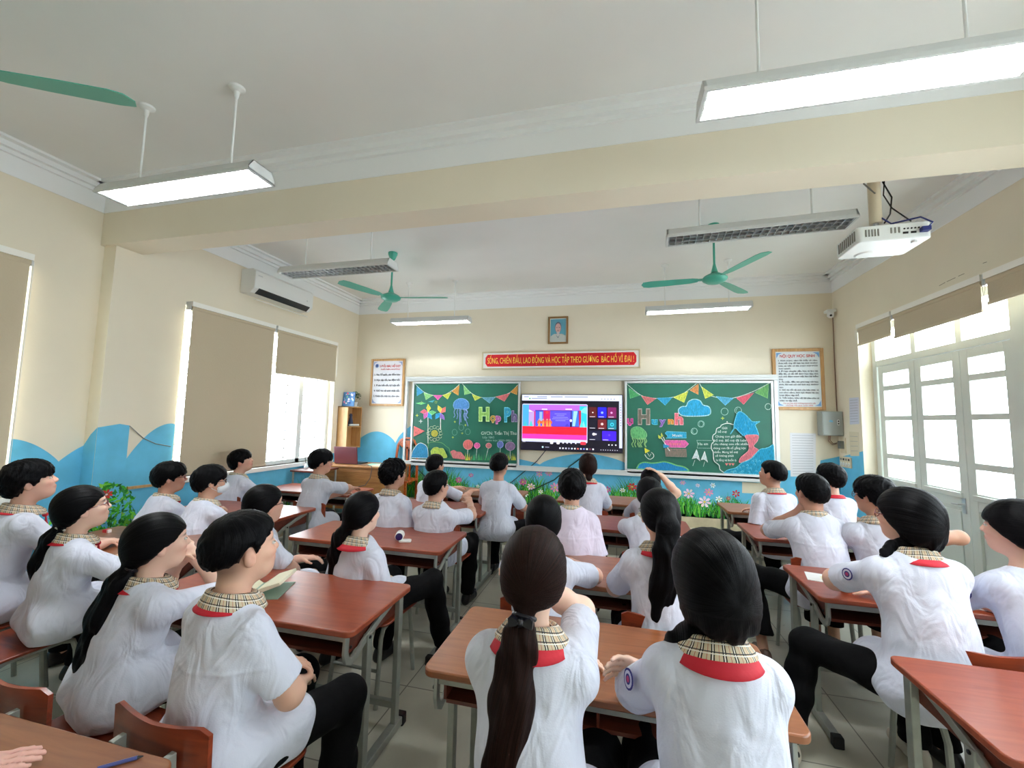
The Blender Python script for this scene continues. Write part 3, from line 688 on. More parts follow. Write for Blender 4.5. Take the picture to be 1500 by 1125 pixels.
for a, b, c in ((720, 800, (220, 214, 90)), (800, 1050, (90, 176, 120)), (1250, 1385, (190, 200, 80))):
    for i in range(int((b-a)/7)):
        x = a+(b-a)*rn.random(); p.fill([(x-5, 1052), (x+5, 1052), (x+rn.uniform(-12, 12), 1000-rn.random()*55)], tuple(int(v*rn.uniform(.8, 1.1)) for v in c))
def bubble(p, ch, x, y, h, w, c, by=None):
    p.text(ch, x, y, h, w, tuple(min(255, v+70) for v in c), bold=.10); p.text(ch, x+w*.04, y-h*.02, h*.97, w*.92, c, bold=.055)
bubble(p, 'H', 893, 535, 165, 140, (150, 196, 100)); bubble(p, 'ọ', 1040, 540, 78, 75, (190, 150, 70)); bubble(p, 'p', 1112, 545, 95, 70, (180, 90, 160)); bubble(p, 'P', 1222, 545, 170, 90, (60, 160, 200)); bubble(p, 'h', 1318, 545, 130, 72, (120, 100, 150))
p.text('GVCN: Trần Thị Thu', 925, 722, 42, 455, (210, 222, 214), .012); p.text('Lớp 10A2', 945, 768, 26, 150, (170, 200, 190), .01); p.text('Năm học 2025-2026', 985, 806, 22, 335, (160, 190, 182), .01)
board('green chalkboard on the left with jellyfish, pinwheels and bubble letters', [(607.5, 561.5), (757.5, 677)], p)

p = Pen(YBD-.001); p.map = lambda a, b: (910+a/12.5, 550+b/12.5)
bunting(p, [(90, 145), (340, 350), (560, 412), (830, 412), (1100, 350), (1400, 130)], [([(140, 235), (340, 365), (165, 420)], (90, 176, 110)), ([(370, 375), (640, 425), (480, 535)], Rd), ([(660, 415), (935, 405), (805, 545)], (60, 160, 210)), ([(960, 400), (1225, 290), (1150, 495)], Y_), ([(1260, 270), (1415, 150), (1410, 350)], (220, 140, 84))])
bunting(p, [(1425, 130), (1560, 330), (1800, 410), (2050, 412), (2400, 300), (2760, 115)], [([(1475, 210), (1690, 360), (1540, 420)], Y_), ([(1740, 385), (2060, 418), (1905, 545)], (90, 170, 210)), ([(2110, 410), (2430, 320), (2240, 530)], (214, 90, 110)), ([(2450, 310), (2700, 150), (2680, 420)], (110, 170, 100))])
cl = smooth_pts([(1060, 690), (1050, 620), (1110, 570), (1190, 560), (1230, 480), (1330, 435), (1440, 460), (1500, 540), (1600, 570), (1640, 650), (1600, 725), (1400, 745), (1150, 740)], 5, True); p.fill(cl, (50, 160, 210), (190, 230, 240), .012)
bubble(p, 'ụ', 95, 880, 112, 125, (222, 70, 150)); bubble(p, 'H', 305, 880, 262, 225, (128, 112, 104)); bubble(p, 'u', 555, 890, 120, 110, (50, 160, 200)); bubble(p, 'y', 690, 893, 120, 130, (140, 100, 180)); bubble(p, 'n', 852, 885, 118, 110, (222, 140, 60)); bubble(p, 'h', 975, 890, 195, 165, (232, 110, 124))
for x, y, r in ((1455, 887, 50), (1337, 1018, 52), (2140, 640, 62), (2810, 575, 0), (2790, 575, 0)):
    if r: p.line(p.circ(x, y, r)+[(x+r, y)], (170, 205, 195), .007); p.line(p.circ(x, y, r*.6, n=12, a0=100, a1=260), (150, 190, 180), .005)
p.line(p.circ(2690, 570, 55)+[(2745, 570)], (190, 215, 205), .008)
p.map = lambda a, b: (910+a/12.5, 620+b/12.5)
p.fill(smooth_pts([(175, 180), (190, 100), (280, 62), (370, 85), (450, 160), (465, 240), (400, 290), (300, 290), (200, 260)], 5, True), (110, 186, 120), (150, 210, 150))
for x, dx in ((200, 10), (240, 20), (285, 30), (330, 10), (370, 0), (410, 30), (440, 10)): p.line(smooth_pts([(x, 270), (x+25, 330), (x+dx-15, 380), (x+dx+10, 440)], 6), (150, 200, 130), .013)
p.fill([(425, 450), (530, 505), (440, 550)], (226, 220, 60)); p.line(smooth_pts([(430, 570), (470, 630), (530, 660), (590, 620), (590, 570), (550, 530)], 5), WHI, .008); p.line([(480, 545), (520, 610), (545, 560)], WHI, .006)
p.fill([(800, 180), (835, 150), (1190, 165), (1195, 270), (820, 275), (850, 235)], (50, 160, 200), (120, 200, 225), .006); p.text('Music', 935, 245, 48, 185, (220, 235, 240), .02)
p.fill([(800, 310), (1170, 315), (1235, 378), (1170, 445), (870, 440), (790, 375)], (222, 96, 164), (236, 150, 196), .006); p.text('Future', 875, 395, 42, 220, (240, 130, 120), .02)
p.fill([(805, 465), (1190, 475), (1200, 615), (815, 605)], (132, 116, 106), (156, 140, 130), .006)
p.line([(735, 270), (890, 510)], WHI, .009); p.line([(770, 250), (800, 320)], WHI, .009)
for pts, c in (([(675, 210), (735, 250), (715, 290), (680, 270)], Y_), ([(735, 170), (770, 230), (740, 260), (725, 215)], (200, 206, 90)), ([(765, 380), (850, 400), (890, 420), (830, 450), (770, 450)], (60, 150, 205))): p.fill(pts, c)
p.fill(smooth_pts([(280, 835), (330, 750), (420, 715), (560, 730), (680, 720), (780, 705), (900, 730), (1010, 770), (1150, 800), (1235, 870), (1100, 880), (700, 870), (400, 842)], 4), (40, 130, 190), (120, 190, 120), .016)
p.map = lambda a, b: (1010+a/9.377, 580+b/9.375)
for pts in ([(98, 735), (145, 895), (95, 850), (35, 865)], [(208, 760), (250, 912), (200, 868), (158, 880)]): p.fill(pts, (208, 220, 222), WHI, .005)
p.line([(75, 880), (45, 960)], WHI, .004); p.line([(210, 900), (190, 970)], WHI, .004)
p.line([(100, 610), (310, 612)], (170, 200, 190), .005); p.line([(105, 715), (300, 718)], (170, 200, 190), .005); p.line([(100, 610), (118, 660), (105, 715)], (170, 200, 190), .005); p.text('Yêu em', 105, 675, 34, 150, (225, 235, 228), .015)
p.line(smooth_pts([(605, 395), (520, 375), (440, 400), (425, 425), (375, 450), (360, 510), (325, 540), (318, 590), (335, 625), (305, 660), (300, 720), (325, 770), (330, 850), (345, 900), (405, 950), (420, 1010), (470, 1050)], 5), WHI, .01)
p.fill(smooth_pts([(660, 235), (700, 215), (760, 250), (820, 310), (860, 350), (920, 355), (965, 352), (915, 385), (905, 410), (935, 480), (945, 550), (850, 560), (760, 555), (690, 500), (625, 440), (560, 525), (605, 460), (615, 380), (635, 300)], 4, True), (40, 150, 200), (110, 200, 230), .01)
p.fill(smooth_pts([(765, 550), (850, 535), (945, 545), (930, 620), (880, 690), (950, 740), (960, 780), (890, 800), (830, 860), (690, 915), (700, 850), (770, 790), (815, 740), (810, 650)], 4, True), (214, 110, 124), (230, 150, 160), .008)
p.fill(smooth_pts([(470, 1055), (530, 1015), (640, 985), (720, 920), (850, 860), (960, 740), (1040, 720), (1100, 700), (1150, 670), (1160, 780), (1165, 900), (1160, 1085), (900, 1075)], 4), (40, 148, 190), (110, 200, 225), .01)
rn = random.Random(9)
for i in range(26):
    x = 560+580*rn.random(); y = 1060-(x-500)*.5*rn.random(); p.line(smooth_pts([(x, y), (x+14, y-14), (x+26, y-2), (x+18, y+10)], 3), (120, 205, 228), .004)
for i in range(22):
    x = 650+250*rn.random(); y = 300+220*rn.random()
    if x-610 > 0 and y > 240+(x-700)*.6: p.line([(x, y), (x+10, y+28)], (100, 190, 225), .004)
for i, (s_, x, y, w) in enumerate((('Gửi', 445, 455, 75), ('bố mẹ', 390, 505, 120), ('Chúng con gửi đến', 355, 570, 360), ('bố mẹ. Bố mẹ đã luôn', 340, 625, 440), ('yêu chúng con rất nhiều', 330, 675, 480), ('chúng con đã cố gắng học', 325, 730, 450), ('nhiều. Mong bố mẹ', 335, 785, 330), ('sẽ không phải', 355, 835, 250), ('lo lắng và buồn ạ.', 365, 895, 285))):
    p.text(s_, x, y, 30, w, (226, 236, 230), .012)
for x in (510, 556, 598): p.fill([(x-20, 930), (x-10, 920), (x, 930), (x+10, 920), (x+20, 930), (x, 958)], (236, 130, 130))
p.line([(455, 285), (455, 328)], Y_, .009); p.line([(432, 306), (478, 306)], Y_, .009); p.fill(p.circ(517, 355, 8), WHI)
for x, y, r in ((482, 215, 48), (160, 385, 44), (65, 485, 44)): p.line(p.circ(x, y, r)+[(x+r, y)], (160, 196, 186), .007)
board('green chalkboard on the right with a blue cloud, whale and handwritten text', [(918, 561), (1133, 697)], p)

# ------------------------------------------------------------------ television
YT = 6.09
a, b = onY(764, 577.3, YT), onY(912.5, 664.5, YT); x0, x1, z1, z0 = a.x, b.x, a.z, b.z
t = thing('television', 'wide wall television showing a video call with a red stage', 'television', ((x0+x1)/2, YT, z0)); L = t.location
mb = MB(); mb.box(x0-L.x, 0, 0, x1-L.x, .045, z1-z0); mb.box(x0-L.x+.2, .045, .15, x1-L.x-.2, YF-YT-.003, z1-z0-.2); obj('casing', mb, M_DARK, t, smooth=False, bevel=.004)
p = Pen(YT-.001, .0002); p.map = lambda u, v: (755+u/8.824, 565+v/8.824)
def R4(x0_, y0_, x1_, y1_, sl=.012):
    return [(x0_, y0_+x0_*sl*0), (x1_, y0_+(x1_-x0_)*sl*0), (x1_, y1_), (x0_, y1_)]
def warp(u, v):   # screen-plane units: u 0..1 across, v 0..1 down
    return None
SW, SH = x1-x0-.02, z1-z0-.02
def sp(u, v): return Vector((x0+.01+SW*u, YT-.0012-p.k*.0002, z1-.01-SH*v))
def sf(pts, c): p.k += 1; p.mb.c = srgb(*c); p.mb.poly([sp(*q) for q in pts])
def sr(u0, v0, u1, v1, c): sf([(u0, v0), (u1, v0), (u1, v1), (u0, v1)], c)
def stx(s_, u, v, h, w, c): p.k += 1; put_text(p.mb, s_, sp(u, v), (1, 0, 0), (0, 0, 1), h*SH, w*SW, .01, srgb(*c))
def so(u, v, r, c): sf([(u+r*math.cos(k*.5236), v+r*1.75*math.sin(k*.5236)) for k in range(12)], c)
sr(0, 0, 1, 1, (14, 10, 26)); sr(0, 0, 1, .105, (206, 214, 240)); sr(.972, 0, 1, .94, (196, 204, 236)); sr(0, .085, .972, .1, (235, 236, 246))
for i, w in enumerate((.05, .1, .12, .14, .09)): sr(.02+i*.14, .028, .02+i*.14+w, .042, (120, 128, 168))
so(.082, .068, .008, (40, 160, 80)); sr(.1, .06, .26, .072, (120, 128, 168)); [sr(.80+.03*i, .065, .812+.03*i, .078, (120, 128, 160)) for i in range(5)]
for i in range(9): so(.986, .17+i*.045, .0045, (40, 44, 90) if i % 3 else (160, 40, 120))
# shared stage picture
sf([(x_, y_) for x_, y_ in rrect(.005, .165, .668, .855, .018)], (196, 200, 240))
sr(.01, .18, .662, .30, (176, 96, 214)); sr(.01, .30, .662, .58, (150, 118, 200)); sr(.01, .18, .075, .58, (70, 160, 236)); sf([(.075, .27), (.12, .31), (.075, .31)], (236, 220, 240)); sr(.59, .20, .662, .58, (40, 190, 214)); sf([(.59, .30), (.64, .22), (.662, .22), (.662, .34)], (120, 220, 230))
sr(.075, .31, .14, .58, (180, 150, 210)); sr(.14, .28, .605, .58, (60, 50, 150)); sr(.145, .30, .225, .58, (60, 90, 226)); sr(.185, .31, .215, .50, (140, 170, 240)); sr(.225, .285, .295, .58, (196, 30, 90)); so(.262, .32, .012, (236, 60, 60))
sr(.295, .295, .50, .565, (88, 72, 232)); sf([(.515, .28), (.575, .28), (.585, .56), (.515, .56)], (60, 110, 230)); sf([(.53, .29), (.57, .29), (.545, .56), (.52, .56)], (150, 200, 240)); sr(.585, .28, .605, .58, (190, 30, 70)); sr(.13, .30, .145, .58, (190, 40, 120))
for v, w in ((.34, .12), (.37, .08), (.40, .15), (.43, .17), (.46, .1)): sr(.40-w/2, v, .40+w/2, v+.008, (150, 150, 245))
sr(.21, .255, .265, .27, (250, 240, 255)); sr(.45, .25, .515, .265, (250, 240, 255))
for u in (.185, .225, .265, .295): so(u, .50, .022, (210, 90, 50)); sf([(u-.015, .58), (u, .46), (u+.015, .58)], (240, 150, 80)); so(u, .45, .008, (200, 150, 130))
for u, c in ((.10, (60, 190, 190)), (.04, (60, 180, 190)), (.63, (120, 230, 235)), (.61, (80, 200, 210))): sf([(u-.02, .58), (u, .46), (u+.02, .58)], c)
sr(.497, .49, .513, .585, (20, 14, 40)); so(.505, .46, .013, (230, 230, 245)); sf([(.44, .57), (.47, .51), (.495, .57)], (70, 60, 190))
sr(.01, .575, .662, .715, (238, 30, 50)); [sr(.01, .60+.025*i, .662, .605+.025*i, (196, 16, 52)) for i in range(4)]; sr(.01, .715, .662, .80, (246, 52, 170)); sr(.01, .795, .662, .80, (190, 20, 110))
# participant tiles
for (u0, v0, u1, v1, c) in ((.682, .215, .758, .40, (84, 22, 26)), (.768, .215, .852, .40, (30, 24, 226)), (.862, .215, .945, .40, (120, 20, 90)), (.682, .43, .758, .60, (18, 16, 34)), (.768, .43, .852, .60, (104, 28, 34)), (.862, .43, .945, .60, (20, 120, 140)), (.682, .63, .80, .80, (24, 26, 54)), (.81, .63, .945, .80, (62, 22, 214))):
    sf(rrect(u0, v0, u1, v1, .01), c); sr(u0+.008, v1-.02, u0+.06, v1-.012, (220, 220, 235))
so(.72, .31, .007, (240, 230, 230)); so(.81, .31, .012, (140, 170, 250)); so(.90, .31, .01, (240, 160, 220)); so(.81, .51, .013, (220, 190, 190)); so(.905, .515, .018, (60, 200, 230)); so(.905, .515, .01, (20, 120, 140)); so(.73, .69, .014, (240, 240, 250)); so(.75, .69, .009, (200, 200, 220)); so(.878, .70, .01, (100, 70, 236))
for u in (.30, .365): sf(rrect(u, .84-.015, u+.03, .885, .01), (244, 240, 250))
for u in (.42, .46, .50, .545): so(u+.01, .86, .008, (210, 210, 225))
sf(rrect(.60, .83, .655, .885, .014), (206, 40, 60)); stx('10:20', .015, .865, .016, .03, (230, 230, 240)); [so(u, .87, .007, (225, 225, 240)) for u in (.875, .905, .94)]
sr(.0, .92, 1, 1, (16, 12, 30)); so(.225, .945, .009, (190, 230, 250)); sr(.25, .94, .29, .95, (160, 160, 190))
for i, c in enumerate(((220, 220, 240), (230, 230, 240), (200, 200, 220), (150, 150, 180), (200, 220, 255), (240, 240, 240), (220, 110, 100), (190, 200, 250), (120, 130, 230), (240, 250, 250), (120, 60, 80), (230, 230, 245))): so(.40+.0295*i, .955, .0085, c)
for i in range(8): so(.80+.022*i, .96, .004, (210, 210, 230))
for i, v in enumerate(p.mb.v): p.mb.v[i] = tuple(Vector(v)-L)
obj('screen', p.mb, vcol_mat('television glow', .4, emit=1.05), t, smooth=False)
mb = MB(); q = [onY(797, 658, YT+.06), onY(786, 676, YF-.01), onY(757, 700, YF-.01), onY(742, 712, YF-.01)]; mb.tube([onY(799, 660, YT+.05), *q[1:]], .006)
tag(obj('television_cable', mb, mat('dark grey cable', (46, 60, 66), .5)), 'dark cable dropping from the television towards the left', 'cable')
mb = MB(); mb.tube([onY(851, 671, YF-.02), onY(836, 682, YF-.02), onY(812, 703, YF-.015), onY(770, 722, YF-.015)], .008)
tag(obj('wall_cable', mb, mat('dark green cable', (20, 60, 44), .5)), 'thick dark cable slanting across the grass mural below the television', 'cable')
mb = MB(); mb.tube([onY(588, 718, YF-.02), onY(605, 681, YF-.02), onY(622, 697, YF-.02), onY(640, 716, YF-.02)], .007)
tag(obj('wall_cable', mb, mat('dark green cable', (20, 60, 44), .5)), 'dark cable bent to a peak under the left chalkboard', 'cable')

# ------------------------------------------------------------------ banner, portrait, posters
def framed(name, label, cat, c0, c1, y, fw, mf, pen_fn, back=(240, 240, 240), dep=.03):
    a, b = onY(*c0, y), onY(*c1, y); x0, x1, z1, z0 = a.x, b.x, a.z, b.z
    t = thing(name, label, cat, ((x0+x1)/2, y, z0)); L = t.location
    f = MB()
    f.box(x0-L.x, 0, 0, x0+fw-L.x, dep, z1-z0); f.box(x1-fw-L.x, 0, 0, x1-L.x, dep, z1-z0); f.box(x0+fw-L.x, 0, 0, x1-fw-L.x, dep, fw); f.box(x0+fw-L.x, 0, z1-z0-fw, x1-fw-L.x, dep, z1-z0)
    obj('frame', f, mf, t, smooth=False, bevel=.006)
    mb = MB(); k = [0]; X0, X1, Z0, Z1 = x0+fw, x1-fw, z0+fw, z1-fw
    def S(u, v): return Vector((X0+(X1-X0)*u-L.x, .012-k[0]*.0002, Z0+(Z1-Z0)*v-L.z))
    def fl(pts, c): k[0] += 1; mb.c = srgb(*c); mb.poly([S(*q) for q in pts])
    def tx(s_, u, v, h, w, c, bold=0.0): k[0] += 1; put_text(mb, s_, S(u, v), (1, 0, 0), (0, 0, 1), h*(Z1-Z0), w*(X1-X0), bold, srgb(*c))
    mb.c = srgb(*back); mb.box(X0-L.x, .014, Z0-L.z, X1-L.x, .02, Z1-L.z); pen_fn(fl, tx)
    obj('picture' if cat == 'portrait' else 'sheet', mb, M_PRINT, t, smooth=False)
def ban(fl, tx):
    fl([(.008, .06), (.992, .06), (.992, .94), (.008, .94)], (236, 236, 230))
    pts = [(u*.5/.5, v) for u, v in rrect(.014, .1, .986, .9, .012)]; fl([(.03, .1), (.97, .1), (.985, .3), (.985, .7), (.97, .9), (.03, .9), (.015, .7), (.015, .3)], (206, 22, 38))
    tx('SỐNG, CHIẾN ĐẤU, LAO ĐỘNG VÀ HỌC TẬP THEO GƯƠNG  BÁC HỒ VĨ ĐẠI !', .03, .30, .40, .94, (250, 226, 90), .0)
framed('banner', 'long red banner with yellow capitals in a pale frame', 'banner', (706, 515.5), (938.5, 539), YF-.03, .022, mat('pale gold frame', (206, 192, 158), .35), ban)
def por(fl, tx):
    fl([(.04, .03), (.96, .03), (.96, .97), (.04, .97)], (96, 160, 180)); fl([(.04, .03), (.96, .03), (.96, .26), (.75, .34), (.25, .34), (.04, .24)], (190, 196, 190))
    fl([(.5+.2*math.cos(a), .62+.235*math.sin(a)) for a in [i*.3927 for i in range(16)]], (92, 96, 116)); fl([(.5+.175*math.cos(a), .59+.2*math.sin(a)) for a in [i*.3927 for i in range(16)]], (212, 168, 160))
    fl([(.4, .42), (.6, .42), (.56, .30), (.5, .26), (.44, .30)], (204, 196, 196)); fl([(.38, .62), (.46, .62), (.46, .60), (.38, .60)], (90, 66, 76)); fl([(.54, .62), (.62, .62), (.62, .60), (.54, .60)], (90, 66, 76)); fl([(.42, .49), (.58, .49), (.5, .46)], (110, 84, 94)); fl([(.36, .3), (.5, .2), (.62, .32), (.5, .16)], (66, 70, 100))
framed('portrait', 'small framed portrait above the red banner', 'portrait', (803, 464), (832, 503), YF-.03, .028, mat('dark gold frame', (140, 104, 58), .4), por, (220, 226, 224))
def corner(fl, c):
    for u0, v0, su, sv in ((.02, .02, 1, 1), (.98, .02, -1, 1), (.02, .98, 1, -1), (.98, .98, -1, -1)): fl([(u0, v0), (u0+su*.14, v0), (u0+su*.05, v0+sv*.03), (u0, v0+sv*.10)], c)
def p5(fl, tx):
    corner(fl, (150, 170, 210)); fl([(.13+.07*math.cos(a), .89+.05*math.sin(a)) for a in [i*.5 for i in range(13)]], (150, 170, 210)); fl([(.13+.035*math.cos(a), .89+.035*math.sin(a)) for a in [i*.5 for i in range(13)]], (50, 66, 120))
    tx('5 ĐIỀU BÁC HỒ DẠY', .23, .855, .05, .70, (206, 60, 60), .03); tx('THIẾU NIÊN NHI ĐỒNG', .26, .79, .028, .65, (206, 60, 60), .02)
    for i, s_ in enumerate(('1. Yêu Tổ quốc, yêu đồng bào', '2. Học tập tốt, lao động tốt', '3. Đoàn kết tốt, kỷ luật tốt', '4. Giữ gìn vệ sinh thật tốt', '5. Khiêm tốn, thật thà, dũng cảm')): tx(s_, .06, .66-i*.125, .042, .86, (46, 50, 64), .03)
framed('rules_poster', 'narrow framed poster of five lines under red title, left of the chalkboards', 'poster', (544, 526), (590, 595), YF-.03, .035, M_OAK, p5, (232, 233, 240))
def p6(fl, tx):
    corner(fl, (120, 170, 220)); tx('NỘI QUY HỌC SINH', .10, .895, .05, .78, (196, 60, 66), .03)
    ls = ['1. Kính trọng, vâng lời thầy cô giáo,', 'đoàn kết giúp đỡ bạn bè; kính trường', 'trên, sự việc có tôn trọng mọi người', 'xung quanh.', '2. Đi học chuyên cần, học và làm bài', 'đầy đủ, có đủ đồ dùng học tập; tích', 'cực chủ động trong việc làm bài kiểm', 'tra.', '3. Ăn mặc, đầu tóc phù hợp với học', 'sinh; lời nói cử chỉ lịch sự, không', 'tục.', '4. Giữ gìn tốt vệ sinh của bản thân và', 'nơi công cộng, tích cực tham gia các', 'hoạt động tập thể.', '5. Tiết kiệm, bảo vệ tài sản của cá', 'nhân và tập thể.']
    for i, s_ in enumerate(ls): tx(s_, .06, .825-i*.0485, .026, .025*len(s_) if len(s_) < 24 else .88, (40, 44, 60), .03)
    tx('Các em học sinh trường thực hiện tốt', .14, .055, .022, .72, (190, 70, 80), .02); tx('những nội quy trên nhé', .2, .02, .02, .6, (190, 70, 80), .02)
framed('rules_poster', 'wide framed poster of dense text, right of the chalkboards', 'poster', (1131, 511), (1210.5, 601), YF-.03, .04, M_OAK, p6, (224, 232, 236))

# ------------------------------------------------------------------ small wall fittings
def sheet(name, label, pts, y, lines, col=(222, 222, 226), plane='y'):
    mb = MB(); f = onY if plane == 'y' else onX; Q = [f(*q, y) for q in pts]; off = Vector((0, -.002, 0)) if plane == 'y' else Vector((-.002, 0, 0))
    mb.c = srgb(*col); mb.prism([q+off for q in Q], -off*.5)
    mb.c = srgb(150, 152, 160)
    for i in range(lines):
        t0 = (i+1)/(lines+1); a = Q[0].lerp(Q[3], t0); b = Q[1].lerp(Q[2], t0); a2, b2 = a.lerp(b, .08), a.lerp(b, .9); h = Vector((0, 0, .004)); mb.poly([a2+off*1.6, b2+off*1.6, b2+h+off*1.6, a2+h+off*1.6])
    tag(obj(name, mb, M_PRINT, smooth=False), label, 'paper')
sheet('notice_sheet', 'white notice sheet taped under the dense text poster', [(1157, 634), (1195, 635), (1195, 698), (1158, 698)], YF, 16)
sheet('notice_sheet', 'blank pale sheet under the frame of the right chalkboard', [(1087, 706), (1129, 708), (1128, 724), (1087, 722)], YF, 0, (224, 214, 190))
sheet('notice_sheet', 'pale blue sheet stuck high beside the door frame', [(1244, 583), (1258, 582), (1259, 621), (1245, 622)], XR, 9, (206, 210, 226), 'x')
sheet('notice_sheet', 'faint lower sheet beside the door frame above the switches', [(1244, 632), (1258, 633), (1259, 668), (1246, 668)], XR, 4, (216, 206, 180), 'x')
t = thing('electric_box', 'grey metal electric cabinet with a small black and white lock plate', 'electric box', (2.60, YF, 1.46))
mb = MB(); mb.box(-.10, -.14, 0, .125, 0, .30); mb.box(-.092, -.146, .008, .118, -.14, .292); obj('cabinet', mb, mat('grey cabinet paint', (150, 156, 152), .4), t, smooth=False, bevel=.004)
mb = MB(); mb.prism([(x, -.148, z) for x, z in rrect(.06, .13, .085, .20, .01)], (0, .002, 0)); obj('lock_plate', mb, M_WHITE, t, smooth=False)
mb = MB(); mb.box(.065, -.15, .14, .08, -.147, .16); mb.box(.065, -.15, .17, .08, -.147, .19); obj('lock', mb, M_DARK, t, smooth=False)
mb = MB(); mb.poly([(-.03, -.1475, .17), (.015, -.1475, .165), (.01, -.1475, .19), (-.02, -.1475, .195)]); obj('sticker', mb, mat('pale blue sticker', (110, 170, 200), .5), t, smooth=False)
mb = MB(); mb.tube([(.0, -.06, .0), (-.005, -.06, -.07), (.04, -.05, -.115), (.085, -.05, -.10)], .005); mb.tube([(.015, -.06, .0), (.01, -.06, -.06), (.045, -.05, -.10), (.09, -.05, -.09)], .005); obj('cable', mb, mat('brown cable', (120, 84, 64), .5), t)
t = thing('circuit_breaker', 'small grey circuit breaker on cream plate below the electric cabinet', 'switch', onX(1236, 652, XR))
mb = MB(); mb.box(-.012, -.06, -.10, 0, .05, .09); obj('back_plate', mb, mat('cream plate', (220, 208, 180), .5), t, smooth=False)
mb = MB(); mb.box(-.05, -.035, -.045, -.012, .035, .05); mb.box(-.056, -.012, -.01, -.05, .012, .02); obj('breaker', mb, mat('grey breaker', (110, 116, 112), .4), t, smooth=False, bevel=.003)
t = thing('switch_panel', 'cream switch panel with sockets and dials beside the door opening', 'switch', onX(1240, 677, XR))
mb = MB(); mb.box(-.016, -.13, -.065, 0, .13, .065); obj('plate', mb, mat('cream plate', (220, 208, 180), .5), t, smooth=False, bevel=.004)
for i in range(4):
    y = .09-.06*i; mb = MB(); mb.box(-.02, y-.014, .02, -.015, y+.014, .045); obj('socket', mb, M_DARK if i % 2 else mat('grey breaker', (110, 116, 112), .4), t, smooth=False)
    mb = MB(); mb.lathe([(.02, -.022), (.024, -.015)], (0, 0, 0), 14, Matrix.Translation((0, y, -.025)), ax='x'); mb.box(-.028, y-.003, -.04, -.02, y+.003, -.01); obj('dial', mb, M_WHITE, t)
t = thing('security_camera', 'white domed security camera high in the corner by the doors', 'camera', (2.675, 6.12, 3.04))
mb = MB(); mb.box(-.05, -.03, -.005, .05, .08, .03); obj('mount', mb, M_WHITE, t, smooth=False, bevel=.006)
mb = MB(); mb.ball((-.01, -.01, -.045), .04); mb.lathe([(.035, -.05), (.038, -.005)], (-.01, -.01, 0), 16); obj('dome', mb, M_WHITE, t)
mb = MB(); mb.ball((-.02, -.042, -.055), .014); obj('lens', mb, M_DARK, t)
mb = MB(); mb.tube([(2.715, 6.17, 3.0), (2.718, 6.185, 2.4), (2.72, 6.185, 1.77)], .005); tag(obj('camera_cable', mb, mat('brown cable', (120, 84, 64), .5)), 'thin cable running down the corner from the security camera to the electric cabinet', 'cable')
mb = MB(); mb.tube([onX(190, 624, -4.225), onX(210, 642, XL+.01), onX(228, 650, XL+.01), onX(250, 654, XL+.02)], .004); tag(obj('window_cable', mb, mat('grey cable', (130, 130, 126), .5)), 'thin sagging cable on the blue mural by the long blind', 'cable')
mb = MB(); mb.c = (1, 1, 1, 1)
a, b, c_, d_ = [onX(*q, XL) for q in ((185, 713), (300, 700), (300, 703), (185, 717))]; o_ = Vector((.02, 0, 0)); mb.prism([a, b, c_, d_], o_); tag(obj('wall_strip', mb, M_OAK, smooth=False), 'thin pale wooden strip fixed on the blue wall under the window', 'strip')
# ------------------------------------------------------------------ student desks
TZ = .70
def make_desk(label, top=None, nofar=False):
    t = thing('student_desk', label, 'desk', (0, 0, 0), 0, 'two seat student desks in rows')
    mb = MB(); mb.prism([(x, y, TZ-.026) for x, y in rrect(-.6, 0, .6, .53, .035)], (0, 0, .026)); obj('tabletop', mb, top or M_TOP, t, bevel=.005)
    mb = MB(); mb.box(-.53, .06, .565, .53, .46, .578); mb.box(-.53, .445, .578, .53, .46, .668); mb.box(-.54, .06, .575, -.53, .46, .668); mb.box(.53, .06, .575, .54, .46, .668); mb.box(-.004, .06, .578, .004, .445, .668)
    obj('book_shelf', mb, M_SHELFW, t, smooth=False)
    for s in (-1, 1):
        x = s*.555
        f = MB()
        f.box(x-.013, .175, .045, x+.013, .215, .605); f.box(x-.013, .455, .045, x+.013, .495, TZ-.027)
        f.box(x-.02, .0, .012, x+.02, .53, .05)
        J = [(x, .035, TZ-.028), (x, .03, .60), (x, .042, .565), (x, .07, .548), (x, .105, .556), (x, .16, .585), (x, .30, .632), (x, .46, .672)]
        f.tube(J, 0, rect=(.012, .034), up=(1, 0, 0)) if False else f.tube(J, 0, rect=(.030, .014), up=(1, 0, 0))
        fr = obj('side_frame', f, M_STEEL, t, smooth=False, bevel=.003)
        for y0, y1 in ((-.03, .012), (.518, .56)):
            c = MB(); c.box(x-.024, y0, 0, x+.024, y1, .055); obj('rubber_foot', c, M_RUBBER, fr, smooth=False, bevel=.006)
        b = MB()
        for y, z in ((.045, .62), (.19, .592), (.44, .662)): b.lathe([(.007, x+s*.014), (.007, x+s*.018), (.004, x+s*.02)], (0, y, z), 8, ax='x')
        obj('bolt', b, M_DARK, fr)
    f = MB(); f.box(-.55, .03, TZ-.058, .55, .055, TZ-.027); f.box(-.55, .46, .60, .55, .485, .635); f.box(-.55, .46, .12, .55, .485, .15); obj('crossbar', f, M_STEEL, t, smooth=False)
    return t
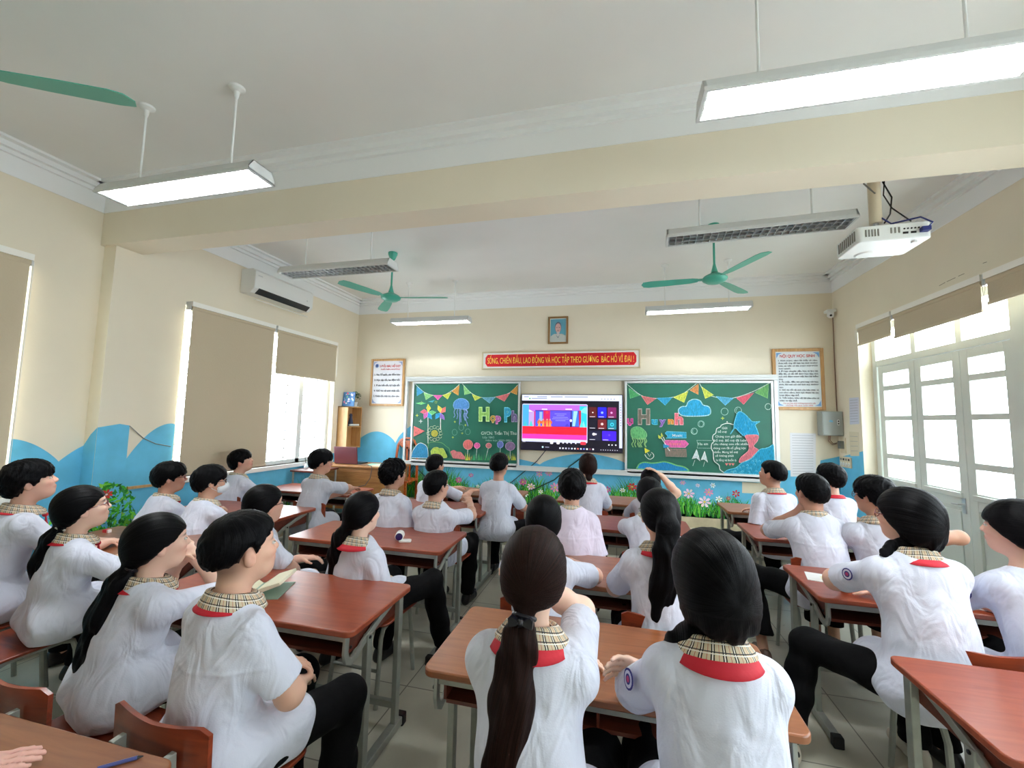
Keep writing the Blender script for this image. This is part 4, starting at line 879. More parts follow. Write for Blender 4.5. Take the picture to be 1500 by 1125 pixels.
DESKS = [
 ('A2', -3.12, 1.98, 'desk by the left windows with the small red eraser, in front of the long blind'),
 ('A3', -3.38, 3.02, 'desk by the left windows behind the boy in the white mask'),
 ('A4', -3.50, 4.20, 'frontmost desk by the left windows, before the teacher desk'),
 ('L1', -1.64, 1.575, 'glossy red brown desk holding the open book, left of the near aisle'),
 ('L2', -1.72, 2.645, 'red brown desk with a white webcam lying on it'),
 ('L3', -1.81, 3.74, 'desk in front of the curly haired boy, left of the aisle'),
 ('L4', -1.66, 4.70, 'front row desk left of the aisle, at the two boys nearest the left chalkboard'),
 ('C1', -.06, 1.43, 'orange brown desk under the two girls nearest the camera'),
 ('C2', .08, 2.36, 'middle column desk in front of the girl with the long loose ponytail'),
 ('C3', .0, 3.60, 'middle column desk third from the camera with a pink screen reflection'),
 ('C4', -.05, 4.72, 'front row desk of the middle column, facing the television'),
 ('R1', 1.61, 1.48, 'empty red brown desk in the lower right corner of the photo'),
 ('R2', 1.61, 2.552, 'right hand desk with a white paper and red pen on it'),
 ('R3', 1.64, 3.71, 'right hand desk in front of the boy holding his ear'),
 ('R4', 1.69, 4.72, 'front row desk at the right, below the right chalkboard'),
 ('L0', -1.67, .375, 'worn tan desk in the lower left corner of the photo')]
proto = None; DK = {}
for key, x, y, lab in DESKS:
    if proto is None:
        proto = make_desk(lab); o = proto; o.location = (x, y, 0)
    else: o = dup(proto, (x, y, 0), 0, lab)
    DK[key] = o
for key in ('L0', 'C1', 'C2', 'C4', 'R4', 'L4', 'A2'):      # these tops are worn to a lighter tan
    for c in DK[key].children:
        if c.name.startswith('tabletop'):
            c.data = c.data.copy(); c.data.materials[0] = M_TOP2

# ------------------------------------------------------------------ chairs
def make_chair(label):
    t = thing('student_chair', label, 'chair', (0, 0, 0), 0, 'plywood student chairs on steel frames')
    mb = MB(); mb.prism([(x, y, .418) for x, y in rrect(-.19, -.19, .19, .19, .04)], (0, 0, .014)); obj('seat', mb, M_SEAT, t, bevel=.004)
    # curved backrest with raised shoulders
    mb = MB(); n = 14; vs = []; rows = 9
    prof = lambda u: .715+.018*abs(u)**1.5-.02*max(0, abs(u)-.8)*5*(abs(u)-.8)*5
    for side in (0, 1):
        for i in range(n+1):
            u = -1+2*i/n; x = .19*u; yb = -.205+.022*u*u
            top = prof(u); bot = .525+.02*max(0, abs(u)-.75)*4*(abs(u)-.75)*4*1.3
            for j in range(rows+1):
                z = bot+(top-bot)*j/rows; vs.append((x, yb-.006+.012*side-.05*(z-.54)*.6, z))
    def I(s, i, j): return s*(n+1)*(rows+1)+i*(rows+1)+j
    fs = []
    for i in range(n):
        for j in range(rows): fs += [(I(0, i, j), I(0, i+1, j), I(0, i+1, j+1), I(0, i, j+1)), (I(1, i, j), I(1, i, j+1), I(1, i+1, j+1), I(1, i+1, j))]
        fs += [(I(0, i, 0), I(1, i, 0), I(1, i+1, 0), I(0, i+1, 0)), (I(0, i, rows), I(0, i+1, rows), I(1, i+1, rows), I(1, i, rows))]
    for j in range(rows): fs += [(I(0, 0, j), I(0, 0, j+1), I(1, 0, j+1), I(1, 0, j)), (I(0, n, j), I(1, n, j), I(1, n, j+1), I(0, n, j+1))]
    mb.add(vs, fs); obj('backrest', mb, M_SEAT, t)
    for s in (-1, 1):
        x = s*.10
        f = MB(); f.tube([(x, -.234, .67), (x, -.228, .58), (x, -.22, .49), (x, -.20, .435), (x, -.16, .408), (x, -.05, .405), (x, .13, .405)], 0, rect=(.034, .018), up=(1, 0, 0), caps=True)
        obj('upright', f, M_STEEL, t, smooth=False, bevel=.002)
        x = s*.145
        for path in ([(x, .0, .402), (x, -.10, .40), (x, -.14, .385), (x, -.16, .34), (x+s*.012, -.20, .0)], [(x, .0, .402), (x, .10, .40), (x, .14, .385), (x, .155, .34), (x+s*.012, .19, .0)]):
            f = MB(); f.tube(path, .0125, 8); obj('leg', f, M_STEEL, t)
    f = MB(); f.tube([(-.15, -.178, .18), (.15, -.178, .18)], .009); f.box(-.15, -.05, .392, .15, -.02, .405); obj('stretcher', f, M_STEEL, t)
    return t
CHAIR0 = None
def place_chair(x, y, rz, lab):
    global CHAIR0
    if CHAIR0 is None: CHAIR0 = make_chair(lab); CHAIR0.location = (x, y, 0); CHAIR0.rotation_euler = (0, 0, rz); return CHAIR0
    return dup(CHAIR0, (x, y, 0), rz, lab)

# ------------------------------------------------------------------ teacher's corner
PZ = .188
t = thing('teacher_desk', 'wide light brown wooden desk with a laptop on it in the front left corner', 'desk', (-3.64, 5.62, PZ)); H = .69
mb = MB(); mb.prism([(x, y, H-.025) for x, y in rrect(-.61, -.30, .61, .30, .02)], (0, 0, .025)); obj('tabletop', mb, M_TDESK, t, bevel=.004)
mb = MB(); mb.box(-.57, -.26, .08, .52, -.245, H-.025); mb.box(-.57, -.272, H-.09, .52, -.26, H-.025); obj('front_panel', mb, M_TDESK, t, smooth=False)
for x in (-.58, .56):
    mb = MB(); mb.box(x-.01, -.26, .03, x+.01, .27, H-.025); obj('side_panel', mb, M_TDESK, t, smooth=False)
mb = MB(); mb.box(.52, -.275, 0, .545, -.25, H-.025); mb.box(-.60, -.275, 0, -.575, -.25, H-.025); obj('corner_strip', mb, M_STEEL, t, smooth=False)
DT = PZ+H
t = thing('laptop', 'open laptop with maroon lid facing the class', 'laptop', (-3.86, 5.50, DT))
mb = MB(); mb.box(-.19, 0, 0, .19, .26, .016); obj('base', mb, M_DARK, t, smooth=False, bevel=.003)
mb = MB(); Mx = Matrix.Rotation(math.radians(8), 4, 'X'); mb.box(-.195, -.012, .01, .195, 0, .26, Mx); obj('lid', mb, mat('maroon laptop lid', (92, 36, 44), .35), t, smooth=False, bevel=.006)
mb = MB(); mb.box(-.19, 0, .015, .185, .002, .25, Mx); obj('screen', mb, M_DARK, t, smooth=False)
mb = MB(); a = (-3.5, 5.46, DT+.004)
mb.tube([(-3.62, 5.45, DT+.01), (-3.45, 5.40, DT+.018), (-3.33, 5.318, DT+.012), (-3.31, 5.30, DT-.02), (-3.33, 5.30, DT-.15), (-3.40, 5.30, DT-.25), (-3.52, 5.30, DT-.28)], .006)
tag(obj('laptop_cable', mb, mat('brown grey cable', (84, 70, 62), .5)), 'cable hanging over the front of the teacher desk', 'cable')
for i, (x, y, c, lab, rz) in enumerate(((-3.40, 5.62, (170, 226, 204), 'pale green folder flat on the teacher desk beside the laptop', .15), (-3.25, 5.48, (236, 226, 196), 'cream sheets flat at the right end of the teacher desk', -.1))):
    mb = MB(); mb.c = srgb(*c); Mx = Matrix.Rotation(rz, 4, 'Z'); mb.box(-.15, -.11, 0, .15, .11, .006+.006*i, Mx); o = obj('folder' if i == 0 else 'paper_stack', mb, M_PRINT, smooth=False); o.location = (x, y, DT); tag(o, lab, 'paper')
# side table with dark top
t = thing('side_table', 'dark topped narrow table left of the teacher desk under the window', 'table', (-4.0, 5.02, PZ-.188))
mb = MB(); mb.box(-.22, -.22, .83, .18, .26, .855); obj('tabletop', mb, M_SHELFW, t, smooth=False, bevel=.004)
for x, y in ((-.19, -.19), (.15, -.19), (-.19, .23), (.15, .23)):
    mb = MB(); mb.tube([(x, y, 0), (x, y, .83)], .013); obj('leg', mb, M_STEEL, t)
mb = MB(); mb.ball((0, 0, .055), (.075, .06, .06), 14, 9); mb.tube([(0, 0, .10), (.005, 0, .135), (.03, 0, .155)], [.022, .03, .012]); o = obj('plastic_bag', mb, mat('turquoise plastic bag', (60, 190, 214), .3)); o.location = (-3.98, 5.06, .855); tag(o, 'small turquoise knotted plastic bag on the narrow table', 'bag')
t = thing('twig_vase', 'dry bare twig in a small vase on the narrow table', 'vase', (-4.12, 4.98, .855))
mb = MB(); mb.lathe([(.02, 0), (.028, .02), (.02, .05), (.012, .07)], seg=12); obj('vase', mb, M_WHITE, t)
mb = MB(); mb.tube([(0, 0, .05), (-.02, 0, .14), (-.05, .02, .22), (-.045, .02, .32)], [.005, .004, .003, .002], 5); mb.tube([(-.03, 0, .17), (.03, .02, .23), (.05, .02, .29)], [.003, .003, .002], 5); mb.tube([(-.05, .02, .22), (-.10, .02, .27)], .002, 5); obj('twig', mb, mat('dark twig', (60, 50, 44), .8), t)
# teacher's chair
t = thing('teacher_chair', 'varnished wooden chair with arched slatted back behind the teacher desk', 'chair', (-3.23, 6.02, PZ)); M_TCH = wood_mat('orange varnished wood', (150, 62, 22), (206, 104, 44), .25, axis=2)
mb = MB(); mb.prism([(x, y, .42) for x, y in rrect(-.21, -.24, .21, .16, .04)], (0, 0, .03)); obj('seat', mb, M_TCH, t, bevel=.005)
mb = MB()
arch = [(-.185, .13, 0), (-.185, .13, .45), (-.18, .135, .80), (-.165, .14, .95), (-.12, .14, 1.03), (-.05, .14, 1.065), (.05, .14, 1.065), (.12, .14, 1.03), (.165, .14, .95), (.18, .135, .80), (.185, .13, .45), (.185, .13, 0)]
mb.tube(arch, 0, rect=(.034, .03), up=(0, 1, 0)); obj('back_frame', mb, M_TCH, t, smooth=False, bevel=.004)
mb = MB(); mb.prism([(-.15, .13, .965), (-.1, .13, .93), (-.06, .13, .90), (.06, .13, .90), (.1, .13, .93), (.15, .13, .965), (.11, .13, 1.03), (-.11, .13, 1.03)], (0, .02, 0)); obj('crest_rail', mb, M_TCH, t, smooth=False)
for x in (-.055, 0, .055):
    mb = MB(); mb.box(x-.014, .13, .45, x+.014, .145, .93); obj('slat', mb, M_TCH, t, smooth=False)
for x in (-.17, .17):
    mb = MB(); mb.tube([(x, -.21, .42), (x, -.21, 0)], 0, rect=(.03, .03)); obj('leg', mb, M_TCH, t, smooth=False)
# wall cabinet with its things
t = thing('wall_cabinet', 'pale wooden open wall cabinet in the front left corner beside the window', 'cabinet', (XL, 5.97, 1.08))
mb = MB(); w, d = .19, .18
for a in ((0, -w, 0, d, -w+.018, .66), (0, w-.018, 0, d, w, .66), (0, -w, 0, d, w, .018), (0, -w, .642, d, w, .66), (0, -w, 0, .01, w, .66)): mb.box(*a)
obj('carcass', mb, M_OAK, t, smooth=False, bevel=.002)
mb = MB(); mb.box(.01, -w+.018, .33, d-.01, w-.018, .345); obj('shelf', mb, M_OAK, t, smooth=False)
mb = MB(); mb.lathe([(.05, 0), (.045, .03), (.02, .15), (.028, .17), (.016, .2)], seg=14); o = obj('figurine', mb, mat('dark blue figurine', (38, 42, 70), .5)); o.location = (XL+.10, 5.98, 1.427); tag(o, 'dark cone shaped figurine on the cabinet shelf', 'figurine')
mb = MB(); mb.tube([(0, -.11, .018), (.02, .1, .018)], .016, 12); mb.m = 1; mb.tube([(.02, .1, .018), (.0205, .108, .018)], .010, 12); o = obj('paper_roll', mb, [M_WHITE, M_DARK]); o.location = (XL+.145, 6.0, 1.427); tag(o, 'rolled white paper lying before the figurine', 'roll')
t = thing('picture_board', 'blue floral picture leaning on top of the wall cabinet', 'picture', (XL+.10, 5.86, 1.74)); Mx = Matrix.Rotation(math.radians(-8), 4, 'X')
mb = MB(); mb.box(-.09, 0, 0, .12, .015, .23, Mx); obj('backing', mb, mat('blue picture', (70, 124, 180), .5), t, smooth=False)
mb = MB(); rn = random.Random(2)
for i in range(26):
    x, z = rn.uniform(-.08, .11), rn.uniform(.02, .21); r = rn.uniform(.006, .02); mb.c = srgb(*rn.choice(((232, 150, 180), (220, 90, 120), (120, 180, 150), (40, 80, 150), (240, 220, 230), (150, 200, 230))))
    mb.poly([Mx @ Vector((x+r*math.cos(k*1.05), -.001-.0002*i, z+r*math.sin(k*1.05))) for k in range(6)])
obj('painting', mb, M_PRINT, t, smooth=False)
t = thing('potted_plant', 'small leafy plant in a white pot on the wall cabinet', 'plant', (XL+.12, 6.04, 1.74))
mb = MB(); mb.lathe([(.03, 0), (.045, .07), (.048, .075), (.04, .075)], seg=16); mb.lathe([(.06, 0), (.065, .008)], seg=16); obj('pot', mb, M_WHITE, t)
mb = MB(); rn = random.Random(4)
for i in range(150):
    a, b = rn.uniform(0, 6.28), rn.uniform(-.2, 1.4); rr = .11*rn.random()**.4; c = Vector((math.cos(a)*math.cos(b)*rr*.8, math.sin(a)*math.cos(b)*rr, .15+math.sin(b)*rr*.9))
    d = Vector((rn.uniform(-1, 1), rn.uniform(-1, 1), rn.uniform(-.6, .6))).normalized()*.02; e = d.cross(Vector((rn.uniform(-1, 1), rn.uniform(-1, 1), 1))).normalized()*.009
    mb.c = tuple(v*rn.uniform(.5, 1.1) for v in srgb(46, 96, 44)[:3])+(1,); mb.poly([c-d, c+e, c+d, c-e])
obj('foliage', mb, M_MURAL, t, smooth=False)
mb = MB(); [mb.tube([(0, 0, .06), (math.cos(a)*.03, math.sin(a)*.03, .12), (math.cos(a)*.06, math.sin(a)*.06, .17)], .002, 5) for a in (0, 1.3, 2.6, 3.9, 5.2)]; obj('stem', mb, mat('plant stem', (70, 90, 50), .7), t)

# ------------------------------------------------------------------ small things on the desks
t = thing('webcam', 'white cylindrical webcam with dark purple lens lying on a desk', 'webcam', (-1.50, 2.80, TZ), math.radians(20))
mb = MB(); mb.lathe([(.026, -.035), (.03, -.03), (.03, .035), (.025, .042)], (0, 0, .036), 20, ax='y'); obj('casing', mb, M_WHITE, t)
mb = MB(); mb.lathe([(.024, -.040), (.027, -.030)], (0, 0, .036), 20, ax='y'); obj('lens', mb, mat('purple black lens', (38, 20, 84), .15), t)
mb = MB(); mb.prism([(x, y, 0) for x, y in rrect(.0, -.055, .085, .0, .02)], (0, 0, .014)); obj('base', mb, M_WHITE, t, bevel=.003)
t = thing('open_book', 'open book standing half raised on the desk before the near boy', 'book', (-1.74, 1.80, TZ), .35)
mb = MB()
for s in (-1, 1):
    mb.prism([(0, -.1, .0), (s*.07, -.1, .05), (s*.15, -.1, .075), (s*.155, -.1, .062), (s*.07, -.1, .03)], (0, .2, 0))
obj('pages', mb, mat('cream pages', (232, 228, 202), .8), t, smooth=False); mb = MB(); mb.box(-.15, -.105, 0, .15, .105, .004); obj('cover', mb, mat('pale green cover', (150, 176, 160), .6), t, smooth=False)
mb = MB(); mb.box(-.10, -.075, 0, .10, .075, .003, Matrix.Rotation(-.25, 4, 'Z')); mb.m = 1; mb.box(-.03, -.05, .003, .08, .03, .0035, Matrix.Rotation(-.25, 4, 'Z')); o = obj('worksheet', mb, [M_WHITE, mat('pale yellow print', (222, 220, 180), .7)], smooth=False); o.location = (1.17, 2.86, TZ); tag(o, 'white worksheet by the forearm of the girl at the right', 'paper')
def pen(name, label, loc, rz, col, L=.14):
    t = thing(name, label, 'pen', loc, rz); mb = MB(); mb.tube([(-L/2, 0, .005), (L/2, 0, .005)], .0045, 8); obj('barrel', mb, mat(name+' barrel %s' % (col,), col, .3), t)
    mb = MB(); mb.tube([(L/2, 0, .005), (L/2+.012, 0, .005)], [.004, .001], 8); obj('tip', mb, M_DARK, t)
pen('pen', 'red pen along the far edge of the desk with the worksheet', (1.34, 3.03, TZ), math.radians(-3), (170, 30, 50), .17)
pen('pen', 'blue and clear pen at the lower left edge of the photo', (-1.20, .855, TZ), math.radians(42), (70, 80, 140), .075)
t = thing('eraser', 'small red and white eraser on the window side desk', 'eraser', (-3.60, 2.34, TZ)); mb = MB(); mb.box(-.02, -.012, 0, .02, .012, .022); obj('sleeve', mb, mat('red sleeve', (190, 40, 50), .5), t, smooth=False); mb = MB(); mb.box(.02, -.011, .001, .035, .011, .021); obj('rubber', mb, M_WHITE, t, smooth=False)
# ------------------------------------------------------------------ implicit-surface modelling for bodies, hair and clothes
def A3(v): return np.array([v[0], v[1], v[2]], np.float32)
class Field:
    """signed distance samples on a grid; solids are blended in, then turned into a quad mesh"""
    def __init__(s, lo, hi, h):
        s.h = h; s.lo = np.array(lo, np.float32); n = np.ceil((np.array(hi)-np.array(lo))/h).astype(int)+1; s.n = n
        s.x = s.lo[0]+h*np.arange(n[0], dtype=np.float32); s.y = s.lo[1]+h*np.arange(n[1], dtype=np.float32); s.z = s.lo[2]+h*np.arange(n[2], dtype=np.float32)
        s.F = np.full(tuple(n), 1.0, np.float32)
    def sub(s, lo, hi):
        i0 = np.clip(np.floor((np.array(lo)-s.lo)/s.h).astype(int), 0, s.n); i1 = np.clip(np.ceil((np.array(hi)-s.lo)/s.h).astype(int)+1, 0, s.n)
        if (i1 <= i0).any(): return None
        sl = tuple(slice(a, b) for a, b in zip(i0, i1))
        return sl, s.x[sl[0]][:, None, None], s.y[sl[1]][None, :, None], s.z[sl[2]][None, None, :]
    def put(s, lo, hi, fn, k, op='add'):
        m = k+2*s.h; r = s.sub(np.array(lo)-m, np.array(hi)+m)
        if r is None: return
        sl, X, Y, Z = r; d = fn(X, Y, Z).astype(np.float32); a = s.F[sl]
        if op == 'add':
            hh = np.maximum(k-np.abs(a-d), 0)/k; s.F[sl] = np.minimum(a, d)-hh*hh*k*.25
        elif op == 'cut':
            d = -d; hh = np.maximum(k-np.abs(a-d), 0)/k; s.F[sl] = np.maximum(a, d)+hh*hh*k*.25
    def cone(s, a, b, ra, rb, k=.02, op='add', flat=None, fn_dir=None):
        a, b = A3(a), A3(b); R = max(ra, rb)*1.05
        n = A3(fn_dir) if fn_dir is not None else None; sc = flat or 1.0
        ba0 = b-a
        if n is not None: ba = ba0+n*(ba0@n)*(1/sc-1)
        else: ba = ba0
        bb = float(ba@ba)+1e-12
        def f(X, Y, Z):
            px, py, pz = X-a[0], Y-a[1], Z-a[2]
            if n is not None:
                q = (px*n[0]+py*n[1]+pz*n[2])*(1/sc-1); px = px+n[0]*q; py = py+n[1]*q; pz = pz+n[2]*q
            t = np.clip((px*ba[0]+py*ba[1]+pz*ba[2])/bb, 0, 1)
            dx, dy, dz = px-ba[0]*t, py-ba[1]*t, pz-ba[2]*t
            d = np.sqrt(dx*dx+dy*dy+dz*dz)-(ra+(rb-ra)*t)
            return d*(.5+.5*sc)
        s.put(np.minimum(a, b)-R, np.maximum(a, b)+R, f, k, op)
    def ell(s, c, r, R=None, k=.02, op='add'):
        """ellipsoid, R = 3 axis vectors as rows"""
        c = A3(c); r = np.array(r, np.float32); R = np.array(R, np.float32) if R is not None else np.eye(3, dtype=np.float32); m = float(r.max()); rm = float(r.min())
        ext = np.sqrt((R*R*(r*r)[:, None]).sum(0))
        def f(X, Y, Z):
            px, py, pz = X-c[0], Y-c[1], Z-c[2]; q = []
            for i in range(3): q.append((px*R[i, 0]+py*R[i, 1]+pz*R[i, 2]))
            k0 = np.sqrt((q[0]/r[0])**2+(q[1]/r[1])**2+(q[2]/r[2])**2); k1 = np.sqrt((q[0]/r[0]**2)**2+(q[1]/r[1]**2)**2+(q[2]/r[2]**2)**2)+1e-9
            return k0*(k0-1)/k1
        s.put(c-ext, c+ext, f, k, op)
    def plane_cut(s, lo, hi, p, n, k=.004):
        """remove what lies beyond the plane (p, outward n) inside a box"""
        p, n = A3(p), A3(n)
        r = s.sub(lo, hi)
        if r is None: return
        sl, X, Y, Z = r; d = ((X-p[0])*n[0]+(Y-p[1])*n[1]+(Z-p[2])*n[2]); a = s.F[sl]; s.F[sl] = np.maximum(a, np.where(a < .3, d, a))
    def band(s, w=.03):
        I = np.nonzero(np.abs(s.F) < w); return I, s.x[I[0]], s.y[I[1]], s.z[I[2]]
    def mesh(s):
        F = s.F; ins = F < 0; h = s.h
        c = [ins[i:ins.shape[0]-1+i, j:ins.shape[1]-1+j, k:ins.shape[2]-1+k] for i in (0, 1) for j in (0, 1) for k in (0, 1)]
        cnt = sum(q.astype(np.int8) for q in c); act = (cnt > 0) & (cnt < 8); I, J, K = np.nonzero(act); n = len(I)
        idx = np.full(act.shape, -1, np.int32); idx[I, J, K] = np.arange(n)
        V = {(i, j, k): F[I+i, J+j, K+k] for i in (0, 1) for j in (0, 1) for k in (0, 1)}
        acc = np.zeros((n, 3), np.float32); w = np.zeros(n, np.float32)
        for ax in range(3):
            for u in (0, 1):
                for v in (0, 1):
                    c0 = [0, 0, 0]; o = [a for a in range(3) if a != ax]; c0[o[0]] = u; c0[o[1]] = v; c1 = list(c0); c1[ax] = 1
                    a, b = V[tuple(c0)], V[tuple(c1)]; mk = (a < 0) != (b < 0); t = np.where(mk, a/np.where(mk, a-b, 1), 0)
                    for d in range(3): acc[:, d] += np.where(mk, (t if d == ax else c0[d]), 0)
                    w += mk
        P = acc/w[:, None]; P += np.stack([I, J, K], 1); P = s.lo+P*h
        quads = []
        for ax in range(3):
            sl0 = [slice(None)]*3; sl1 = [slice(None)]*3; sl0[ax] = slice(0, -1); sl1[ax] = slice(1, None)
            a, b = ins[tuple(sl0)], ins[tuple(sl1)]; ch = np.nonzero(a != b); o = [q for q in range(3) if q != ax]
            ok = (ch[o[0]] > 0) & (ch[o[1]] > 0) & (ch[o[0]] < act.shape[o[0]]) & (ch[o[1]] < act.shape[o[1]])
            ch = [q[ok] for q in ch]; flip = a[tuple(ch)]
            def cell(du, dv):
                q = list(ch); q[o[0]] = q[o[0]]-du; q[o[1]] = q[o[1]]-dv; return idx[tuple(q)]
            Q = np.stack([cell(1, 1), cell(0, 1), cell(0, 0), cell(1, 0)], 1)
            if ax == 1: flip = ~flip
            Q[~flip] = Q[~flip][:, ::-1]; quads.append(Q)
        return P, np.concatenate(quads)
def np_obj(name, P, Q, mats, parent, loc, attrs=None, relax=1):
    me = bpy.data.meshes.new(name); n, f = len(P), len(Q)
    P = np.asarray(P, np.float32)
    if relax and f:
        for _ in range(relax):
            acc = np.zeros_like(P); cnt = np.zeros(n, np.float32)
            for a, b in ((0, 1), (1, 2), (2, 3), (3, 0)):
                for u, v in ((a, b), (b, a)):
                    for d in range(3): acc[:, d] += np.bincount(Q[:, u], weights=P[Q[:, v], d], minlength=n)
                    cnt += np.bincount(Q[:, u], minlength=n)
            P = P*.5+acc/np.maximum(cnt, 1)[:, None]*.5
    P = P-np.array(loc, np.float32)
    me.vertices.add(n); me.vertices.foreach_set('co', P.astype(np.float32).ravel()); me.loops.add(4*f); me.loops.foreach_set('vertex_index', Q.astype(np.int32).ravel())
    me.polygons.add(f); me.polygons.foreach_set('loop_start', np.arange(0, 4*f, 4, dtype=np.int32)); me.polygons.foreach_set('use_smooth', np.ones(f, bool))
    if attrs:
        for an, (kind, arr) in attrs.items():
            if kind == 'color': ca = me.color_attributes.new(an, 'FLOAT_COLOR', 'POINT'); ca.data.foreach_set('color', np.asarray(arr, np.float32).ravel())
            else: at = me.attributes.new(an, 'FLOAT', 'POINT'); at.data.foreach_set('value', np.asarray(arr, np.float32))
    me.update(calc_edges=True)
    for mt in (mats if isinstance(mats, (list, tuple)) else [mats]): me.materials.append(mt)
    o = bpy.data.objects.new(name, me); COL.objects.link(o)
    if parent is not None: o.parent = parent
    return o

# materials for people
M_SKIN = vcol_mat('skin', .5, spec=.35, sss=.12)
def shirt_mat(name, col):
    mt, nt, b = nm(name); L = nt.links; b.inputs['Base Color'].default_value = srgb(*col); b.inputs['Roughness'].default_value = .75; b.inputs['Specular IOR Level'].default_value = .25
    b.inputs['Sheen Weight'].default_value = .15
    tc = nt.nodes.new('ShaderNodeTexCoord'); n = nt.nodes.new('ShaderNodeTexNoise'); n.inputs['Scale'].default_value = 11; n.inputs['Detail'].default_value = 2.5; n.inputs['Distortion'].default_value = .9
    mp = nt.nodes.new('ShaderNodeMapping'); mp.inputs['Scale'].default_value = (1.0, 1.0, .5); mp.inputs['Rotation'].default_value = (.5, .7, .2); L.new(tc.outputs['Object'], mp.inputs[0]); L.new(mp.outputs[0], n.inputs['Vector'])
    n5 = nt.nodes.new('ShaderNodeTexNoise'); n5.inputs['Scale'].default_value = 260; L.new(tc.outputs['Object'], n5.inputs['Vector'])
    m4 = nt.nodes.new('ShaderNodeMath'); m4.operation = 'MULTIPLY_ADD'; m4.inputs[1].default_value = .02; L.new(n5.outputs['Fac'], m4.inputs[0]); L.new(n.outputs['Fac'], m4.inputs[2])
    bp = nt.nodes.new('ShaderNodeBump'); bp.inputs['Strength'].default_value = .7; bp.inputs['Distance'].default_value = .035; L.new(m4.outputs[0], bp.inputs['Height']); L.new(bp.outputs[0], b.inputs['Normal'])
    return mt
M_SHIRT = shirt_mat('white school shirt', (214, 218, 234)); M_SHIRT2 = shirt_mat('greyish white shirt', (196, 199, 212)); M_SHIRT3 = shirt_mat('pinkish white shirt', (216, 206, 224))
M_TROU = mat('black trousers', (6, 6, 8), .9, bump=.3, bscale=30, spec=.15); M_SHOE = mat('black shoe', (16, 16, 18), .45); M_SHOEW = mat('cream canvas shoe', (206, 200, 184), .7); M_SHOEB = mat('brown sandal', (84, 62, 50), .6)
M_RED = mat('red scarf', (196, 22, 44), .7, bump=.15, bscale=50); M_EYE = mat('eye white', (232, 230, 226), .2); M_IRIS = mat('dark iris', (24, 16, 12), .15)
M_GLASSF = mat('black glasses frame', (18, 16, 20), .3); M_GLASSR = mat('dark red glasses frame', (96, 20, 36), .3); M_MASK = mat('white face mask', (222, 228, 234), .7, bump=.2, bscale=40); M_SCR = mat('pale hair tie', (196, 190, 180), .6); M_BOW = mat('black satin bow', (20, 20, 30), .3)
def hair_mat(name, dark, light):
    mt, nt, b = nm(name); L = nt.links; b.inputs['Roughness'].default_value = .42; b.inputs['Specular IOR Level'].default_value = .07
    a = nt.nodes.new('ShaderNodeAttribute'); a.attribute_name = 'st'; n = nt.nodes.new('ShaderNodeTexNoise'); n.noise_dimensions = '1D'; n.inputs['Scale'].default_value = 1.0; n.inputs['Detail'].default_value = 5; n.inputs['Roughness'].default_value = .7
    L.new(a.outputs['Fac'], n.inputs['W']); cr = nt.nodes.new('ShaderNodeValToRGB'); cr.color_ramp.elements[0].color = srgb(*dark); cr.color_ramp.elements[1].color = srgb(*light); cr.color_ramp.elements[0].position = .38; cr.color_ramp.elements[1].position = .8
    L.new(n.outputs['Fac'], cr.inputs[0]); L.new(cr.outputs[0], b.inputs['Base Color'])
    bp = nt.nodes.new('ShaderNodeBump'); bp.inputs['Strength'].default_value = .55; bp.inputs['Distance'].default_value = .004; L.new(n.outputs['Fac'], bp.inputs['Height']); L.new(bp.outputs[0], b.inputs['Normal']); return mt
M_HAIR = hair_mat('black hair', (3, 3, 4), (14, 13, 17)); M_HAIRB = hair_mat('dark brown hair', (16, 9, 8), (54, 31, 25))
def plaid_mat():
    mt, nt, b = nm('beige plaid cloth'); L = nt.links; uv = nt.nodes.new('ShaderNodeUVMap'); sep = nt.nodes.new('ShaderNodeSeparateXYZ'); L.new(uv.outputs[0], sep.inputs[0]); b.inputs['Roughness'].default_value = .8
    cur = None; base = srgb(206, 190, 160)
    def stripe(sock, period, off, width):
        m1 = nt.nodes.new('ShaderNodeMath'); m1.operation = 'ADD'; m1.inputs[1].default_value = off; L.new(sock, m1.inputs[0])
        m2 = nt.nodes.new('ShaderNodeMath'); m2.operation = 'WRAP'; m2.inputs[1].default_value = period; m2.inputs[2].default_value = 0; L.new(m1.outputs[0], m2.inputs[0])
        m3 = nt.nodes.new('ShaderNodeMath'); m3.operation = 'LESS_THAN'; m3.inputs[1].default_value = width; L.new(m2.outputs[0], m3.inputs[0]); return m3.outputs[0]
    prev = None
    for ax, per, lay in ((0, .026, ((0, .0028, (24, 24, 30)), (.0034, .0022, (236, 234, 226)), (.006, .0028, (24, 24, 30)), (.016, .0012, (176, 60, 60)))), (1, .022, ((0, .0024, (40, 40, 48)), (.0045, .0024, (232, 230, 222))))):
        for off, w, c in lay:
            f = stripe(sep.outputs[ax], per, -off, w); mx = nt.nodes.new('ShaderNodeMix'); mx.data_type = 'RGBA'; L.new(f, mx.inputs[0])
            if prev is None: mx.inputs[6].default_value = base
            else: L.new(prev, mx.inputs[6])
            mx.inputs[7].default_value = srgb(*c); prev = mx.outputs[2]
    L.new(prev, b.inputs['Base Color']); return mt
M_PLAID = plaid_mat()

